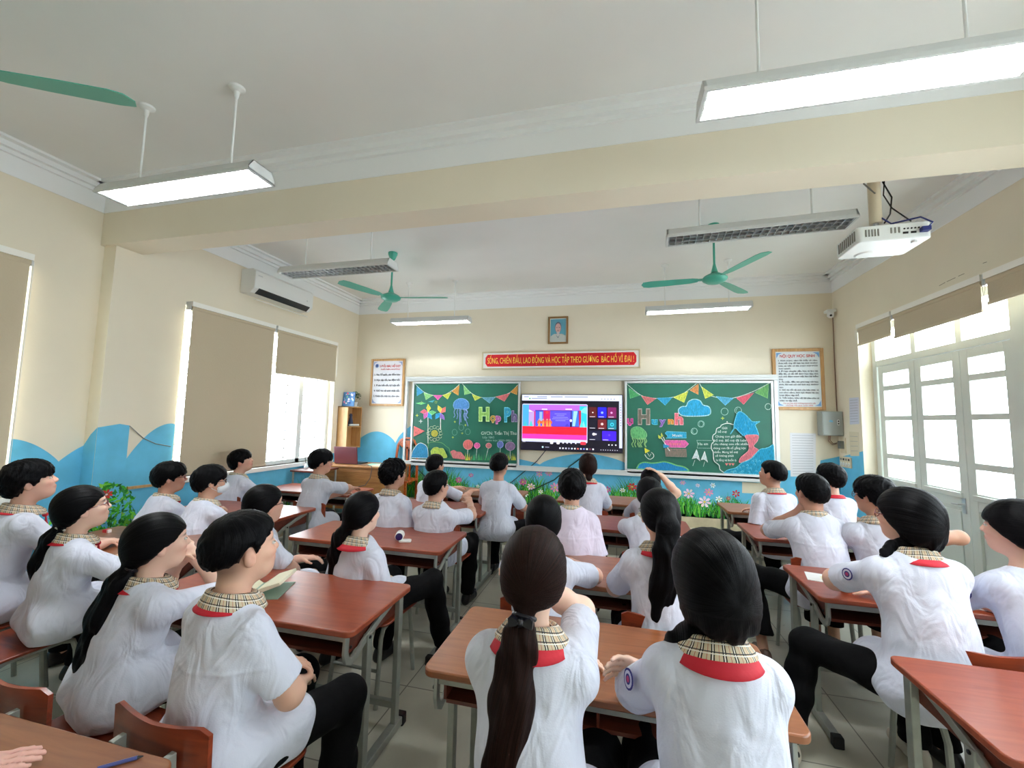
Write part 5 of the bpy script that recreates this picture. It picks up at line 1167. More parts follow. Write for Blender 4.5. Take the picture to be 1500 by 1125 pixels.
def nrm(v):
    v = np.array(v, np.float64); return v/(np.linalg.norm(v)+1e-12)
Z3 = np.array([0, 0, 1.0])
def ik(S, W, pole, l1, l2):
    S, W = np.array(S, float), np.array(W, float); d = W-S; D = np.linalg.norm(d)
    mx = (l1+l2)*.995
    if D > mx: W = S+d/D*mx; d = W-S; D = mx
    D = max(D, abs(l1-l2)+.02); u = d/np.linalg.norm(d); a = (l1*l1-l2*l2+D*D)/(2*D); h = math.sqrt(max(l1*l1-a*a, 1e-6)); p = np.array(pole, float); p = p-u*(p@u); p = nrm(p)
    return S+u*a+p*h, W
def ring_cloth(name, C, Rg, T, prof, mat_, parent, loc, th0=-180, th1=180, n=40, amp=0.0):
    """cloth band round the neck; prof(theta)->list of (radius, height); theta 0 = front"""
    vs = []; uv = []; P0 = None; m = None
    for i in range(n+1):
        th = math.radians(th0+(th1-th0)*i/n); pr = prof(math.degrees(th)); m = len(pr); s = 0; last = None
        for j, (r, hgt, fw) in enumerate(pr):
            p = C+Rg*(math.sin(th)*r*1.08)+T*(math.cos(th)*r+fw)+Z3*hgt; vs.append(p-np.array(loc))
            if last is not None: s += math.hypot(r-last[0], hgt-last[1])
            last = (r, hgt); uv.append((th*.085, s))
    fs = []; 
    for i in range(n):
        for j in range(m-1): a = i*m+j; fs.append((a, a+1, a+m+1, a+m))
    me = bpy.data.meshes.new(name); me.from_pydata([tuple(v) for v in vs], [], fs); ul = me.uv_layers.new(name='UVMap')
    lp = np.array([l.vertex_index for l in me.loops]); ul.data.foreach_set('uv', np.array(uv, np.float32)[lp].ravel())
    me.polygons.foreach_set('use_smooth', [True]*len(me.polygons)); me.materials.append(mat_); o = bpy.data.objects.new(name, me); COL.objects.link(o); o.parent = parent
    so = o.modifiers.new('thick', 'SOLIDIFY'); so.thickness = .0025; so.offset = 0
    return o

PEOPLE = {}
low2 = lambda w: np.clip((.80-w)/.25, 0, 1)
def person(key, label, head, yaw=None, pitch=8, roll=0, tyaw=None, lean=None, arms=None, hair='short', hcol=None, skin=(202, 150, 122), shirt=None, scarf=.0, plaid=True, glasses=None, mask=False, tail=None, tie=None,
           legs=None, shoe=None, chair=(0, 0), sw=None, bulk=1.0, h=None, chair_label=None, bow=False, chair_rz=None, seed=0, slouch=0.0, girl=False, side=0.0, neck_fwd=.03, bare=False, badge=None, nochair=False, stripe=False):
    Hd = np.array(head, float); arms = arms or {}
    if yaw is None: yaw = math.degrees(math.atan2(-.65-Hd[0], 6.0-Hd[1]))
    if tyaw is None: tyaw = yaw*.35
    ty = math.radians(tyaw); T = np.array([math.sin(ty), math.cos(ty), 0]); Rg = np.array([math.cos(ty), -math.sin(ty), 0])
    yw, pt, rl = math.radians(yaw), math.radians(pitch), math.radians(roll)
    hf = np.array([math.sin(yw)*math.cos(pt), math.cos(yw)*math.cos(pt), math.sin(pt)]); hr = np.array([math.cos(yw), -math.sin(yw), 0]); hu = np.cross(hr, hf)
    hr, hu = hr*math.cos(rl)+hu*math.sin(rl), hu*math.cos(rl)-hr*math.sin(rl)
    HR = np.array([hr, hf, hu]); hl = lambda x, y, z: Hd+hr*x+hf*y+hu*z
    if h is None: h = .0055 if Hd[1] < 1.8 else (.0065 if Hd[1] < 2.6 else (.0075 if Hd[1] < 3.4 else .0085))
    sw = sw or (.116 if girl else .130)
    Nb = Hd-Z3*.155-T*neck_fwd; Sm = Nb-Z3*.075
    dz = Nb[2]-.52; Lt = .50 if not girl else .49
    if lean is None: lean = .08 if dz > .42 else .12
    Pv = np.array([Nb[0], Nb[1], 0])-T*lean+Rg*side; Pv[2] = .52
    base = (float(Pv[0]), float(Pv[1]), 0.0)
    root = thing('person', label, 'person', base, 0, 'seated students in white shirts')
    loc = base
    # ---- limbs
    S = {}; E = {}; W = {}; HDIR = {}; PN = {}
    for sd, s in (('L', -1), ('R', 1)):
        S[sd] = Sm+Rg*s*sw+T*.0
        a = arms.get(sd, {}); mode = a.get('m', 'desk')
        if mode == 'desk': tgt = Nb*np.array([1, 1, 0])+T*.36+Rg*s*.06+Z3*(TZ+.035); pole = Rg*s*.8-Z3*.7-T*.1; hd = T*.6-Rg*s*.75
        elif mode == 'lap': tgt = Pv+T*.24+Rg*s*.10+Z3*.11; pole = -T*.8+Rg*s*.45-Z3*.3; hd = T*.8-Rg*s*.5-Z3*.2
        elif mode == 'at': tgt = np.array(a['w'], float); pole = np.array(a.get('pole', Rg*s*.6-Z3*.8), float); hd = np.array(a.get('hd', T), float)
        if 'off' in a: tgt = tgt+T*a['off'][1]+Rg*a['off'][0]+Z3*a['off'][2]
        l1 = .275 if not girl else .265; l2 = .235
        if 'e' in a:
            E[sd] = np.array(a['e'], float); dd = E[sd]-S[sd]; Ld = np.linalg.norm(dd); E[sd] = S[sd]+dd/Ld*min(Ld, l1*1.12); dd = tgt-E[sd]; Ld = np.linalg.norm(dd); W[sd] = E[sd]+dd/Ld*min(max(Ld, .2), l2*1.1)
        else: E[sd], W[sd] = ik(S[sd], tgt, pole, l1, l2)
        fdir = nrm(W[sd]-E[sd]); HDIR[sd] = nrm(fdir*.5+nrm(hd)*.8) if mode != 'none' else fdir
        pn = np.array(a.get('pn', -Z3), float); pn = nrm(pn-HDIR[sd]*(pn@HDIR[sd])); PN[sd] = pn
    K = {}; A = {}
    for sd, s in (('L', -1), ('R', 1)):
        lg = (legs or {}).get(sd, {}); kd = nrm(T*1.0+Rg*s*lg.get('out', .12)); hip = Pv+Rg*s*.088-Z3*.0
        K[sd] = hip+kd*.40+Z3*(lg.get('kz', -.015)); A[sd] = K[sd]*np.array([1, 1, 0])+T*lg.get('fwd', -.04)+Rg*s*lg.get('side', .0)+Z3*.085
    # ---- skin (one continuous body)
    pts = [Hd+Z3*.14, Hd-Z3*.1, Pv, *S.values(), *E.values(), *[W[q]+HDIR[q]*.2 for q in W], *K.values(), *A.values(), *[A[q]+T*.2 for q in A]]
    lo = np.min(pts, 0)-.13; hi = np.max(pts, 0)+.13; lo[2] = max(lo[2], -.02)
    F = Field(lo, hi, h)
    chest = Pv*.35+Nb*.65-T*.005; 
    F.ell(hl(0, -.012, .028), (.074, .092, .083), HR, .02); F.ell(hl(0, .022, -.032), (.058, .068, .078), HR, .03); F.ell(hl(0, .045, -.078), (.034, .036, .028), HR, .03)
    F.ell(hl(0, .062, .032), (.052, .026, .022), HR, .02)
    for s in (-1, 1): F.ell(hl(s*.033, .062, -.022), (.022, .026, .018), HR, .02)
    F.cone(hl(0, .086, .008), hl(0, .0995, -.020), .0078, .0108, .010); F.ell(hl(0, .094, -.024), (.0155, .011, .008), HR, .007)
    F.ell(hl(0, .085, -.050), (.021, .011, .0065), HR, .008); F.ell(hl(0, .083, -.060), (.018, .010, .006), HR, .006)
    for s in (-1, 1): F.ell(hl(s*.031, .092, .004), (.016, .010, .007), HR, .010, 'cut')
    for s in (-1, 1):
        F.ell(hl(s*.078, -.006, -.012), (.009, .019, .030), HR, .008); F.ell(hl(s*.088, -.001, -.010), (.006, .009, .015), HR, .005, 'cut')
    F.cone(hl(0, -.022, -.045), Nb-Z3*.02, .050 if not girl else .044, .052 if not girl else .047, .03)
    F.cone(Nb-Z3*.02, Nb-Z3*.07, .050, .05, .03)
    F.cone(S['L'], S['R'], .040, .040, .04); F.cone(chest, Pv+Z3*.05, .105*bulk, .10*bulk, .05, flat=.62, fn_dir=T)
    rf = max(1.0, h*135); frs = max(.0078, h*1.15)
    for sd, s in (('L', -1), ('R', 1)):
        b = arms.get(sd, {}).get('thick', 1.0)*(1 if girl else 1.06)*(.5+.5*bulk)
        F.cone(S[sd], E[sd], .045*b, .037*b, .03); F.ell(E[sd], (.036*b,)*3, None, .02); mid = E[sd]*.6+W[sd]*.4; F.cone(E[sd], mid, .036*b, .036*b, .02); F.cone(mid, W[sd], .036*b, .024*b, .02)
        if not arms.get(sd, {}).get('hidden'):
            d, pn = HDIR[sd], PN[sd]; c = nrm(np.cross(d, pn)); cs = c if (c@Rg)*s < 0 else -c      # cs: towards the thumb
            curl = arms.get(sd, {}).get('curl', 35)
            F.cone(W[sd], W[sd]+d*.03, .024, .026, .02, flat=.75, fn_dir=pn)
            for q in (-1.4, -.5, .5, 1.4): F.cone(W[sd]+d*.02+c*q*.008, W[sd]+d*.085+c*q*.0185, .013, .0115, .012)
            for q, ln in ((1.5, .88), (.5, 1.0), (-.5, .96), (-1.5, .76)):
                p0 = W[sd]+d*.085+cs*q*.0185; ang = 0; rr = frs*(1.05 if abs(q) < 1 else .97)
                for seg, (L_, bend) in enumerate(((.038, .35), (.025, .75), (.020, .55))):
                    ang += math.radians(curl)*bend; dr = d*math.cos(ang)+pn*math.sin(ang); dr = nrm(dr+cs*q*.05); p1 = p0+dr*L_*ln; F.cone(p0, p1, rr, rr*.92, .005); p0 = p1; rr *= .93
            t0 = W[sd]+d*.025+cs*.022; t1 = t0+nrm(d*.62+cs*.72+pn*.25)*.042; t2 = t1+nrm(d*.85+cs*.35+pn*.3)*.03; F.cone(t0, t1, .0125, .0105, .012); F.cone(t1, t2, frs*1.12, frs, .005)
    for sd in ('L', 'R'):
        F.cone(Pv+Rg*s*.075-Z3*.015, K[sd], .060, .046, .03); F.cone(K[sd], A[sd], .045, .032, .03); F.ell(A[sd]+T*.05-Z3*.045, (.035, .09, .026), np.array([Rg, T, Z3]), .02)
    P, Q = F.mesh()
    rel = (P-Hd)@HR.T                                  # head-frame coordinates of every vertex
    base_c = np.array(srgb(*[min(255, int(v*1.03+a_)) for v, a_ in zip(skin, (4, 12, 18))])[:3]); col = np.tile(base_c, (len(P), 1)); sdn = np.random.RandomState(seed+1)
    def mixc(mask, c): 
        nonlocal col; col = col*(1-mask[:, None])+np.array(srgb(*c)[:3])*mask[:, None]
    g = lambda cx, cy, cz, r: np.exp(-(((rel[:, 0]-cx)/r[0])**2+((rel[:, 1]-cy)/r[1])**2+((rel[:, 2]-cz)/r[2])**2))
    mixc(np.clip(g(0, .095, -.055, (.022, .03, .010))*1.1, 0, 1)*.75, (176, 96, 92))
    for s in (-1, 1):
        mixc(np.clip(g(s*.031, .09, .022, (.017, .03, .0042))*1.6, 0, 1)*.85, (34, 24, 22)); mixc(g(s*.078, 0, -.01, (.014, .03, .04))*.25, (220, 132, 118)); mixc(g(s*.04, .08, -.03, (.025, .03, .022))*.25, (220, 130, 120))
    if hair in ('short', 'curly', 'fade'):
        r2 = rel; m = np.clip((-r2[:, 1]*1.0-.0)/.05, 0, 1)*np.clip((r2[:, 2]+.085)/.04, 0, 1)*np.clip((.12-np.abs(r2[:, 0]))/.03, 0, 1)*(r2[:, 2] < .02); mixc(np.clip(m, 0, 1)*.62, (40, 32, 32))
    # trousers' part of the body is covered; nails are too small to show
    col = np.clip(col, 0, 1); C4 = np.concatenate([col, np.ones((len(P), 1))], 1)
    body = np_obj('body', P, Q, M_SKIN, root, loc, {'Col': ('color', C4)}, relax=1)
    # eyes
    for s in (-1, 1):
        if abs(Hd[1]) < 9:
            HM = Matrix((Vector(hr), Vector(hf), Vector(hu))).transposed().to_4x4(); HM.translation = Vector(hl(s*.031, .0815, .003)-np.array(loc))
            e = MB(); e.ball((0, 0, 0), (.0120, .0080, .0045), 10, 7, HM); ob = obj('eye', e, M_EYE, root, smooth='all')
            e = MB(); e.ball((0, .0034, .0003), (.0075, .0054, .0046), 8, 6, HM); obj('iris', e, M_IRIS, ob, smooth='all')
    # ---- shirt
    sh = shirt or M_SHIRT; lo2 = np.min([Pv, *S.values(), *E.values(), Nb, Pv+T*.2], 0)-.21; hi2 = np.max([Pv, *S.values(), *E.values(), Nb, Pv+T*.25], 0)+.21; lo2[2] = .40
    G = Field(lo2, hi2, h); bk = bulk*(.90 if girl else .93); wm = Pv*.55+Nb*.45-T*(.012+slouch)
    G.cone(Nb-Z3*.068, S['L'], .050, .050, .03); G.cone(Nb-Z3*.068, S['R'], .050, .050, .03); G.cone(S['L']-Z3*.012, S['R']-Z3*.012, .054, .054, .03)
    G.cone(S['L']*.72+S['R']*.28-Z3*.08-T*.01, S['R']*.72+S['L']*.28-Z3*.08-T*.01, .086*bk, .086*bk, .05, flat=.95, fn_dir=T)
    G.cone(Nb*.8+Pv*.2, wm, .138*bk, .134*bk, .05, flat=.74, fn_dir=T)
    G.cone(wm, Pv+Z3*.03, .134*bk, .158*bk, .06, flat=.80, fn_dir=T)
    G.cone(Pv+Rg*.08+Z3*.0-T*.02, Pv-Rg*.08+Z3*.0-T*.02, .118*bk, .118*bk, .05); 
    for sd, s in (('L', -1), ('R', 1)): G.cone(Pv+Rg*s*.075+Z3*.008, Pv+Rg*s*.105+T*.17+Z3*.008, .100, .090, .05)
    cuffs = []
    for sd, s in (('L', -1), ('R', 1)):
        d = nrm(E[sd]-S[sd]); L_ = np.linalg.norm(E[sd]-S[sd]); fr = arms.get(sd, {}).get('sleeve', .80); c0 = S[sd]+d*L_*fr; cuffs.append((c0, d))
        # blend the sleeve into the shirt by resampling on the shirt grid
        def fn(X, Y, Zz, d=d, c0=c0, S0=S[sd], L_=L_, fr=fr):
            ra, rb = .053, .064*(.6+.4*bk); a = S0-d*.01; b = S0+d*L_*(fr+.10); ba = b-a; bb = ba@ba; px, py, pz = X-a[0], Y-a[1], Zz-a[2]; t = np.clip((px*ba[0]+py*ba[1]+pz*ba[2])/bb, 0, 1)
            q = np.sqrt((px-ba[0]*t)**2+(py-ba[1]*t)**2+(pz-ba[2]*t)**2)-(ra+(rb-ra)*t)
            e = (X-c0[0])*d[0]+(Y-c0[1])*d[1]+(Zz-c0[2])*d[2]; q = np.maximum(q, e)
            return q
        G.put(np.minimum(S[sd], c0)-.09, np.maximum(S[sd], c0)+.09, fn, .03)
    I, X, Y, Zz = G.band(.035); u = (X-Pv[0])*Rg[0]+(Y-Pv[1])*Rg[1]; v = (X-Pv[0])*T[0]+(Y-Pv[1])*T[1]; w = Zz
    ph = sdn.rand(8)*6.3; low = np.clip((.74-w)/.22, 0, 1); up_ = np.clip((w-.62)/.2, 0, 1)
    fo = lambda t: (.5+.5*np.cos(2*t))**1.5
    arm = np.clip((np.abs(u)-.07)/.08, 0, 1)
    dsp = -.0062*fo(8*np.abs(u)+11*w+1.3*np.sin(5*w+7*u+ph[0])+ph[1])*(.35+.65*arm)-.0048*fo(13*w-9*u+1.6*np.sin(6*u+5*v+ph[2])+ph[3])*(.3+.7*low2(w))
    dsp += low*(-.0085*fo(21*w+8*np.abs(u)+1.7*np.sin(9*u+ph[4])+ph[5])-.004*fo(15*u+4*w+ph[6]))
    dsp += up_*-.0045*fo(26*u+1.2*np.sin(11*w+ph[7]))*np.clip((Nb[2]-.10-w)/.03, 0, 1)
    dsp += .003
    dsp += -.0030*np.exp(-((w-(Nb[2]-.155))/.005)**2)*(v < .03)*(1.0 if not girl else .2)       # yoke seam
    G.F[I] += dsp.astype(np.float32)
    for c0, d in cuffs: G.cone(c0-d*.025, c0+d*.08, .050*(.6+.4*bk), .058*(.6+.4*bk), .004, 'cut')
    G.plane_cut(G.lo, G.lo+G.n*h, (0, 0, .437), (0, 0, -1))
    # neck opening
    G.cone(Nb-Z3*.02, Nb+Z3*.08, .058, .062, .006, 'cut')
    P, Q = G.mesh(); shirt_o = np_obj('shirt', P, Q, sh, root, loc, None, relax=1)
    # ---- collar and scarf
    Cn = Nb+T*.004+Z3*.012
    if plaid:
        def prof(th):
            b = (1-math.cos(math.radians(th)))/2; top = .029*b+.008; out = .084+.016*(1-b); drop = -.030+.018*b-(.014*(1-b) if abs(th) > 12 else 0); r0 = .055
            return [(r0-.001, -.02, 0), (r0, top*.5, -.004*b), (r0+.003, top, -.006*b), (r0+.010, top-.002, -.007*b), (r0+.020, top*.45-.004, -.007*b), (out, drop+.012, -.004), (out+.004, drop, -.002)]
        ring_cloth('collar', Cn, Rg, T, prof, M_PLAID if plaid is True else sh, root, loc, -172 if not plaid else -176, 176, 44) if False else ring_cloth('collar', Cn, Rg, T, prof, M_PLAID if plaid is True else sh, root, loc, 8, 352, 48)
    if scarf:
        wd = scarf
        wd = scarf+.004
        def prof2(th):
            b = (1-math.cos(math.radians(th)))/2; z0 = .006-.006*b-.026*(1-b)
            return [(.074, z0+.010, -.004), (.087, z0-.006, -.003), (.088+wd*.25*b, z0-.009-wd*.22*b, -.006), (.089+wd*.50*b, z0-.011-wd*.50*b, -.008)]
        so = ring_cloth('scarf', Cn, Rg, T, prof2, M_RED, root, loc, 14, 346, 40)
        f = MB(); k0 = Cn+T*.10-Z3*.055-np.array(loc)
        f.ball(tuple(k0), .014, 10, 6)
        for s in (-1, 1): f.prism([tuple(k0+Rg*s*.004), tuple(k0+Rg*s*.035-Z3*.10+T*.012), tuple(k0+Rg*s*.008-Z3*.12+T*.012)], tuple(T*.004))
        obj('scarf_knot', f, M_RED, so)
    if badge:
        sd, s = (badge, -1 if badge == 'L' else 1); d = nrm(E[sd]-S[sd]); o_ = nrm(Rg*s-d*((Rg*s)@d)-T*.25); c = S[sd]+d*.11+o_*.068-np.array(loc); e1 = nrm(np.cross(o_, d)); e1, e2 = e1, d
        f = MB(); Pp = lambda r, oo: [tuple(c+o_*oo+e1*math.cos(a)*r+e2*math.sin(a)*r*1.25-o_*(1-math.cos(a)**2*1)*0) for a in [i*math.pi/8 for i in range(16)]]
        f.m = 0; f.prism(Pp(.026, .004), tuple(o_*.002)); f.m = 1; f.prism(Pp(.021, .0055), tuple(o_*.001)); f.m = 0; f.prism(Pp(.013, .006), tuple(o_*.001)); f.m = 2; f.prism(Pp(.008, .0065), tuple(o_*.001))
        obj('sleeve_badge', f, [mat('navy thread', (52, 52, 130), .8), mat('white thread', (214, 214, 232), .8), mat('red thread', (190, 70, 120), .8)], shirt_o, smooth=False)
    # ---- trousers and shoes
    lo3 = np.min([Pv, *K.values(), *A.values()], 0)-.14; hi3 = np.max([Pv, *K.values(), *A.values()], 0)+.14; lo3[2] = .0
    ht = max(h, .0085); G = Field(lo3, hi3, ht); G.cone(Pv-Rg*.075-Z3*.01, Pv+Rg*.075-Z3*.01, .092, .092, .04)
    for sd, s in (('L', -1), ('R', 1)):
        ah = A[sd]+Z3*(legs or {}).get(sd, {}).get('hem', .0)
        G.cone(Pv+Rg*s*.088, K[sd], .088, .068, .04); G.cone(K[sd], K[sd]*.5+ah*.5, .068, .064, .03); G.cone(K[sd]*.5+ah*.5, ah, .064, .060, .02); G.plane_cut(ah-.12, np.array([ah[0]+.12, ah[1]+.12, ah[2]]), ah+Z3*.005, (0, 0, -1))
    I, X, Y, Zz = G.band(.03); G.F[I] += (.003*np.sin(46*Zz+20*X+2*np.sin(18*Y+ph[2]))+.0025*np.sin(40*Y-25*Zz+ph[3])).astype(np.float32)
    G.plane_cut(G.lo, G.lo+G.n*ht, (0, 0, .436), (0, 0, -1)) if False else None
    P, Q = G.mesh(); tr = np_obj('trousers', P, Q, M_TROU, root, loc, None, relax=1)
    if stripe:
        f = MB()
        for q in (-.03, 0, .03):
            c = K['L']+T*(q-.015)-np.array(loc); f.tube([tuple(c-Rg*.05+Z3*.055), tuple(c-Rg*.025+Z3*.067), tuple(c+Rg*.0+Z3*.071)], .003, 6)
        obj('stripe', f, M_WHITE, tr)
    for sd, s in (('L', -1), ('R', 1)):
        Ah = A[sd]; G = Field(Ah-np.array([.2, .2, .09]), Ah+np.array([.2, .2, .08]), .007); G.cone(Ah-T*.045-Z3*.048, Ah+T*.13-Z3*.055, .034, .034, .02, flat=1.0); G.cone(Ah-T*.03-Z3*.02, Ah+T*.06-Z3*.04, .036, .030, .02)
        G.cone(Ah-Z3*.005, Ah+Z3*.05, .028, .032, .004, 'cut'); G.plane_cut(G.lo, G.lo+G.n*.007, (0, 0, .004), (0, 0, -1)); P, Q = G.mesh()
        if len(Q): np_obj('shoe', P, Q, shoe or M_SHOE, root, loc, None, relax=1)
    # ---- hair
    hm = hcol or M_HAIR; kinds = {'short': (.015, .048, .004, -.062, .0030), 'fade': (.018, .046, .016, -.030, .0028), 'curly': (.024, .036, .0, -.078, .009), 'mop': (.025, .018, -.006, -.070, .0040), 'tied': (.015, .040, -.012, -.075, .0012), 'full': (.024, .030, -.062, -.128, .0014), 'bob': (.022, .026, -.040, -.090, .0014)}
    inf, zf, zs_, zb, nz = kinds[hair]
    tp = [hl(*p[:3]) if len(p) == 4 else Hd+Rg*p[0]+T*p[1]+Z3*p[2] for p in (tail or [])]
    extra = tp if tp else [Hd]
    hh = min(h, .007); lo4 = np.min([Hd-.15, *extra], 0)-.06; hi4 = np.max([Hd+.15, *extra], 0)+.06
    G = Field(lo4, hi4, hh); G.ell(hl(0, -.014, .030), (.074+inf, .094+inf, .084+inf), HR, .02)
    if hair in ('full', 'bob', 'tied'): G.ell(hl(0, -.035, -.02), (.070+inf, .070+inf, .085), HR, .03)
    if hair == 'full': G.ell(hl(0, -.045, -.06), (.078+inf*.6, .066+inf*.5, .085), HR, .03)
    if hair in ('mop', 'short', 'fade', 'curly'): G.ell(hl(0, -.040, -.015), (.060+inf*.8, .060+inf*.7, .07), HR, .03); G.ell(hl(0, .015, .070), (.055+inf*.5, .060+inf*.5, .040+inf*.4), HR, .03)
    X, Y, Zg = G.x[:, None, None]-Hd[0], G.y[None, :, None]-Hd[1], G.z[None, None, :]-Hd[2]
    rx, ry, rz = (X*hr[0]+Y*hr[1]+Zg*hr[2]), (X*hf[0]+Y*hf[1]+Zg*hf[2]), (X*hu[0]+Y*hu[1]+Zg*hu[2])
    th = np.abs(np.arctan2(rx, ry))*57.3
    boyh = hair in ('short', 'mop', 'curly', 'fade')
    if boyh: ks = ([0, 34, 52, 66, 76, 84, 98, 110, 124, 145, 180], [zf, zf*.95, zf*.6+.006, zs_-.004, zs_-.024, zs_+.002, zs_+.008, zs_-.022, zb*.62, zb*.9, zb])
    else: ks = ([0, 38, 62, 88, 108, 135, 180], [zf, zf*.9+.1*zs_, zf*.35+zs_*.65, zs_, zs_-.022, zb*.8, zb])
    zmin = np.interp(th.ravel(), *ks).reshape(th.shape).astype(np.float32)
    azg = np.arctan2(rx, ry); jag = .0055 if hair in ('mop', 'curly') else (.003 if boyh else .001)
    zmin = zmin+jag*(np.sin(19*azg+ph[4])+.7*np.sin(37*azg+ph[5]))
    cut = (zmin-rz)*.85; kk = .024 if hair == 'fade' else .016; hs = np.maximum(kk-np.abs(G.F-cut), 0)/kk
    G.F = np.where(G.F < .3, np.maximum(G.F, cut)+hs*hs*kk*.25, G.F).astype(np.float32)
    # fringe profile: keep hair off the face
    face = .058-inf*0-ry*0; 
    G.ell(hl(0, .128, -.038), (.070, .05, .072), HR, .012, 'cut')
    I, X1, Y1, Z1 = G.band(.02); q = np.stack([X1, Y1, Z1], 1)-Hd; lx, ly, lz = q@hr, q@hf, q@hu
    az = np.arctan2(lx, ly+.03); ax2 = np.arctan2(lx, lz+.02)
    stc = ax2 if hair in ('tied', 'full') else az+.6*np.sin(3*ax2)
    G.F[I] += (nz*(np.sin(17*stc+2*np.sin(30*lz+ph[0])+ph[1])*.5+.5*np.sin(41*stc+ph[2]+10*lz))+ (.45*nz*np.sin(90*lx+ph[3])*np.sin(85*lz+60*ly) if hair in ('curly', 'mop') else 0)).astype(np.float32)
    if tp:
        rad = [p[3] for p in tail]
        for i in range(len(tp)-1): G.cone(tp[i], tp[i+1], rad[i], rad[i+1], .02, flat=.72, fn_dir=T)
        # strands
        zt = [p[2] for p in tp]; I, X1, Y1, Z1 = G.band(.02); q = np.stack([X1, Y1, Z1], 1)-Hd; lat = q@Rg; fw = q@T; below = np.clip((-.05-(q[:, 2]))/.05, 0, 1)
        G.F[I] += (below*(.0035*np.sin(115*lat+4*np.sin(14*q[:, 2]+ph[4])+ph[5])+.002*np.sin(230*lat+80*fw+6*np.sin(9*q[:, 2])))).astype(np.float32)
    P, Q = G.mesh(); q = P-Hd; lx, ly, lz = q@hr, q@hf, q@hu; ax2 = np.arctan2(lx, lz+.02); az = np.arctan2(lx, ly+.03)
    st = np.where(lz > -.05, (ax2*9 if hair in ('tied', 'full', 'bob') else az*8+3*np.sin(2*ax2)), (q@Rg)*150+3*np.sin(q[:, 2]*12))
    ho = np_obj('hair', P, Q, hm, root, loc, {'st': ('f', st*2.2)}, relax=1)
    if tie is not None:
        i, mt_ = tie; f = MB(); p0 = tp[i]-np.array(loc); ax = nrm(tp[i+1]-tp[i]); e1 = nrm(np.cross(ax, T+.01)); e2 = np.cross(ax, e1); r0 = tail[i][3]*.98
        f.tube([tuple(p0+(e1*math.cos(a)*1.05+e2*math.sin(a)*.8)*r0) for a in [k*math.pi/8 for k in range(17)]], .007, 8, caps=False); obj('hair_tie', f, mt_, ho)
        if bow:
            f = MB(); pb = p0-T*(r0+.004)
            for s in (-1, 1): f.prism([tuple(pb), tuple(pb+Rg*s*.024+Z3*.016), tuple(pb+Rg*s*.032+Z3*.008), tuple(pb+Rg*s*.030-Z3*.012), tuple(pb+Rg*s*.012-Z3*.008)], tuple(-T*.012)); f.prism([tuple(pb), tuple(pb+Rg*s*.004-Z3*.030), tuple(pb+Rg*s*.018-Z3*.028)], tuple(-T*.006))
            f.ball(tuple(pb-T*.006), .010, 8, 6); obj('bow', f, M_BOW, ho)
    # ---- glasses, mask
    if glasses:
        f = MB(); l = lambda x, y, z: tuple(hl(x, y, z)-np.array(loc))
        for s in (-1, 1):
            f.tube([l(s*.032+.021*math.cos(a), .098-.005*abs(math.cos(a)), .001+.016*math.sin(a)) for a in [k*math.pi/8 for k in range(17)]], .0018, 6, caps=False)
            f.tube([l(s*.053, .094, .006), l(s*.073, .080, .008), l(s*.080, .04, .006), l(s*.083, -.002, .004), l(s*.080, -.018, -.008)], .0020, 6)
        f.tube([l(-.011, .099, .005), l(0, .103, .009), l(.011, .099, .005)], .0016, 6); go = obj('glasses', f, glasses, root)
        f = MB()
        for s in (-1, 1): f.add([l(s*.032+.020*math.cos(a), .096, .001+.015*math.sin(a)) for a in [k*math.pi/8 for k in range(16)]], [tuple(range(16))])
        obj('lens', f, glass_mat(), go, smooth=False)
    if mask:
        G = Field(Hd-.17, Hd+.17, .0055); G.ell(hl(0, .042, -.050), (.062, .076, .050), HR, .01); G.ell(hl(0, .104, -.038), (.014, .016, .02), HR, .03)
        G.plane_cut(G.lo, G.lo+G.n*.0055, hl(0, .035, 0), -hf); G.ell(hl(0, .03, -.048), (.057, .071, .052), HR, .005, 'cut'); P, Q = G.mesh(); mo = np_obj('face_mask', P, Q, M_MASK, root, loc, None, relax=1)
        f = MB(); l = lambda x, y, z: tuple(hl(x, y, z)-np.array(loc))
        for s in (-1, 1): f.tube([l(s*.055, .055, -.028), l(s*.076, .015, -.006), l(s*.086, -.016, .004), l(s*.087, -.022, -.015), l(s*.076, .005, -.045), l(s*.052, .05, -.075)], .0018, 5)
        obj('ear_loop', f, M_WHITE, mo)
    PEOPLE[key] = dict(Pv=Pv, T=T, tyaw=tyaw)
    if not nochair:
        cx, cy = Pv[0]+chair[0], Pv[1]+.02+chair[1]
        for _, dx_, dy_, _l in DESKS:      # keep the backrest clear of the desk behind
            if abs(cx-dx_) < .78 and dy_+.1 < cy-.24 < dy_+.56: cy = dy_+.56+.245
        place_chair(cx, cy, math.radians(-tyaw*.3 if chair_rz is None else chair_rz), chair_label or ('chair of the '+label.split(' ', 0)[0])[:80])
    return root
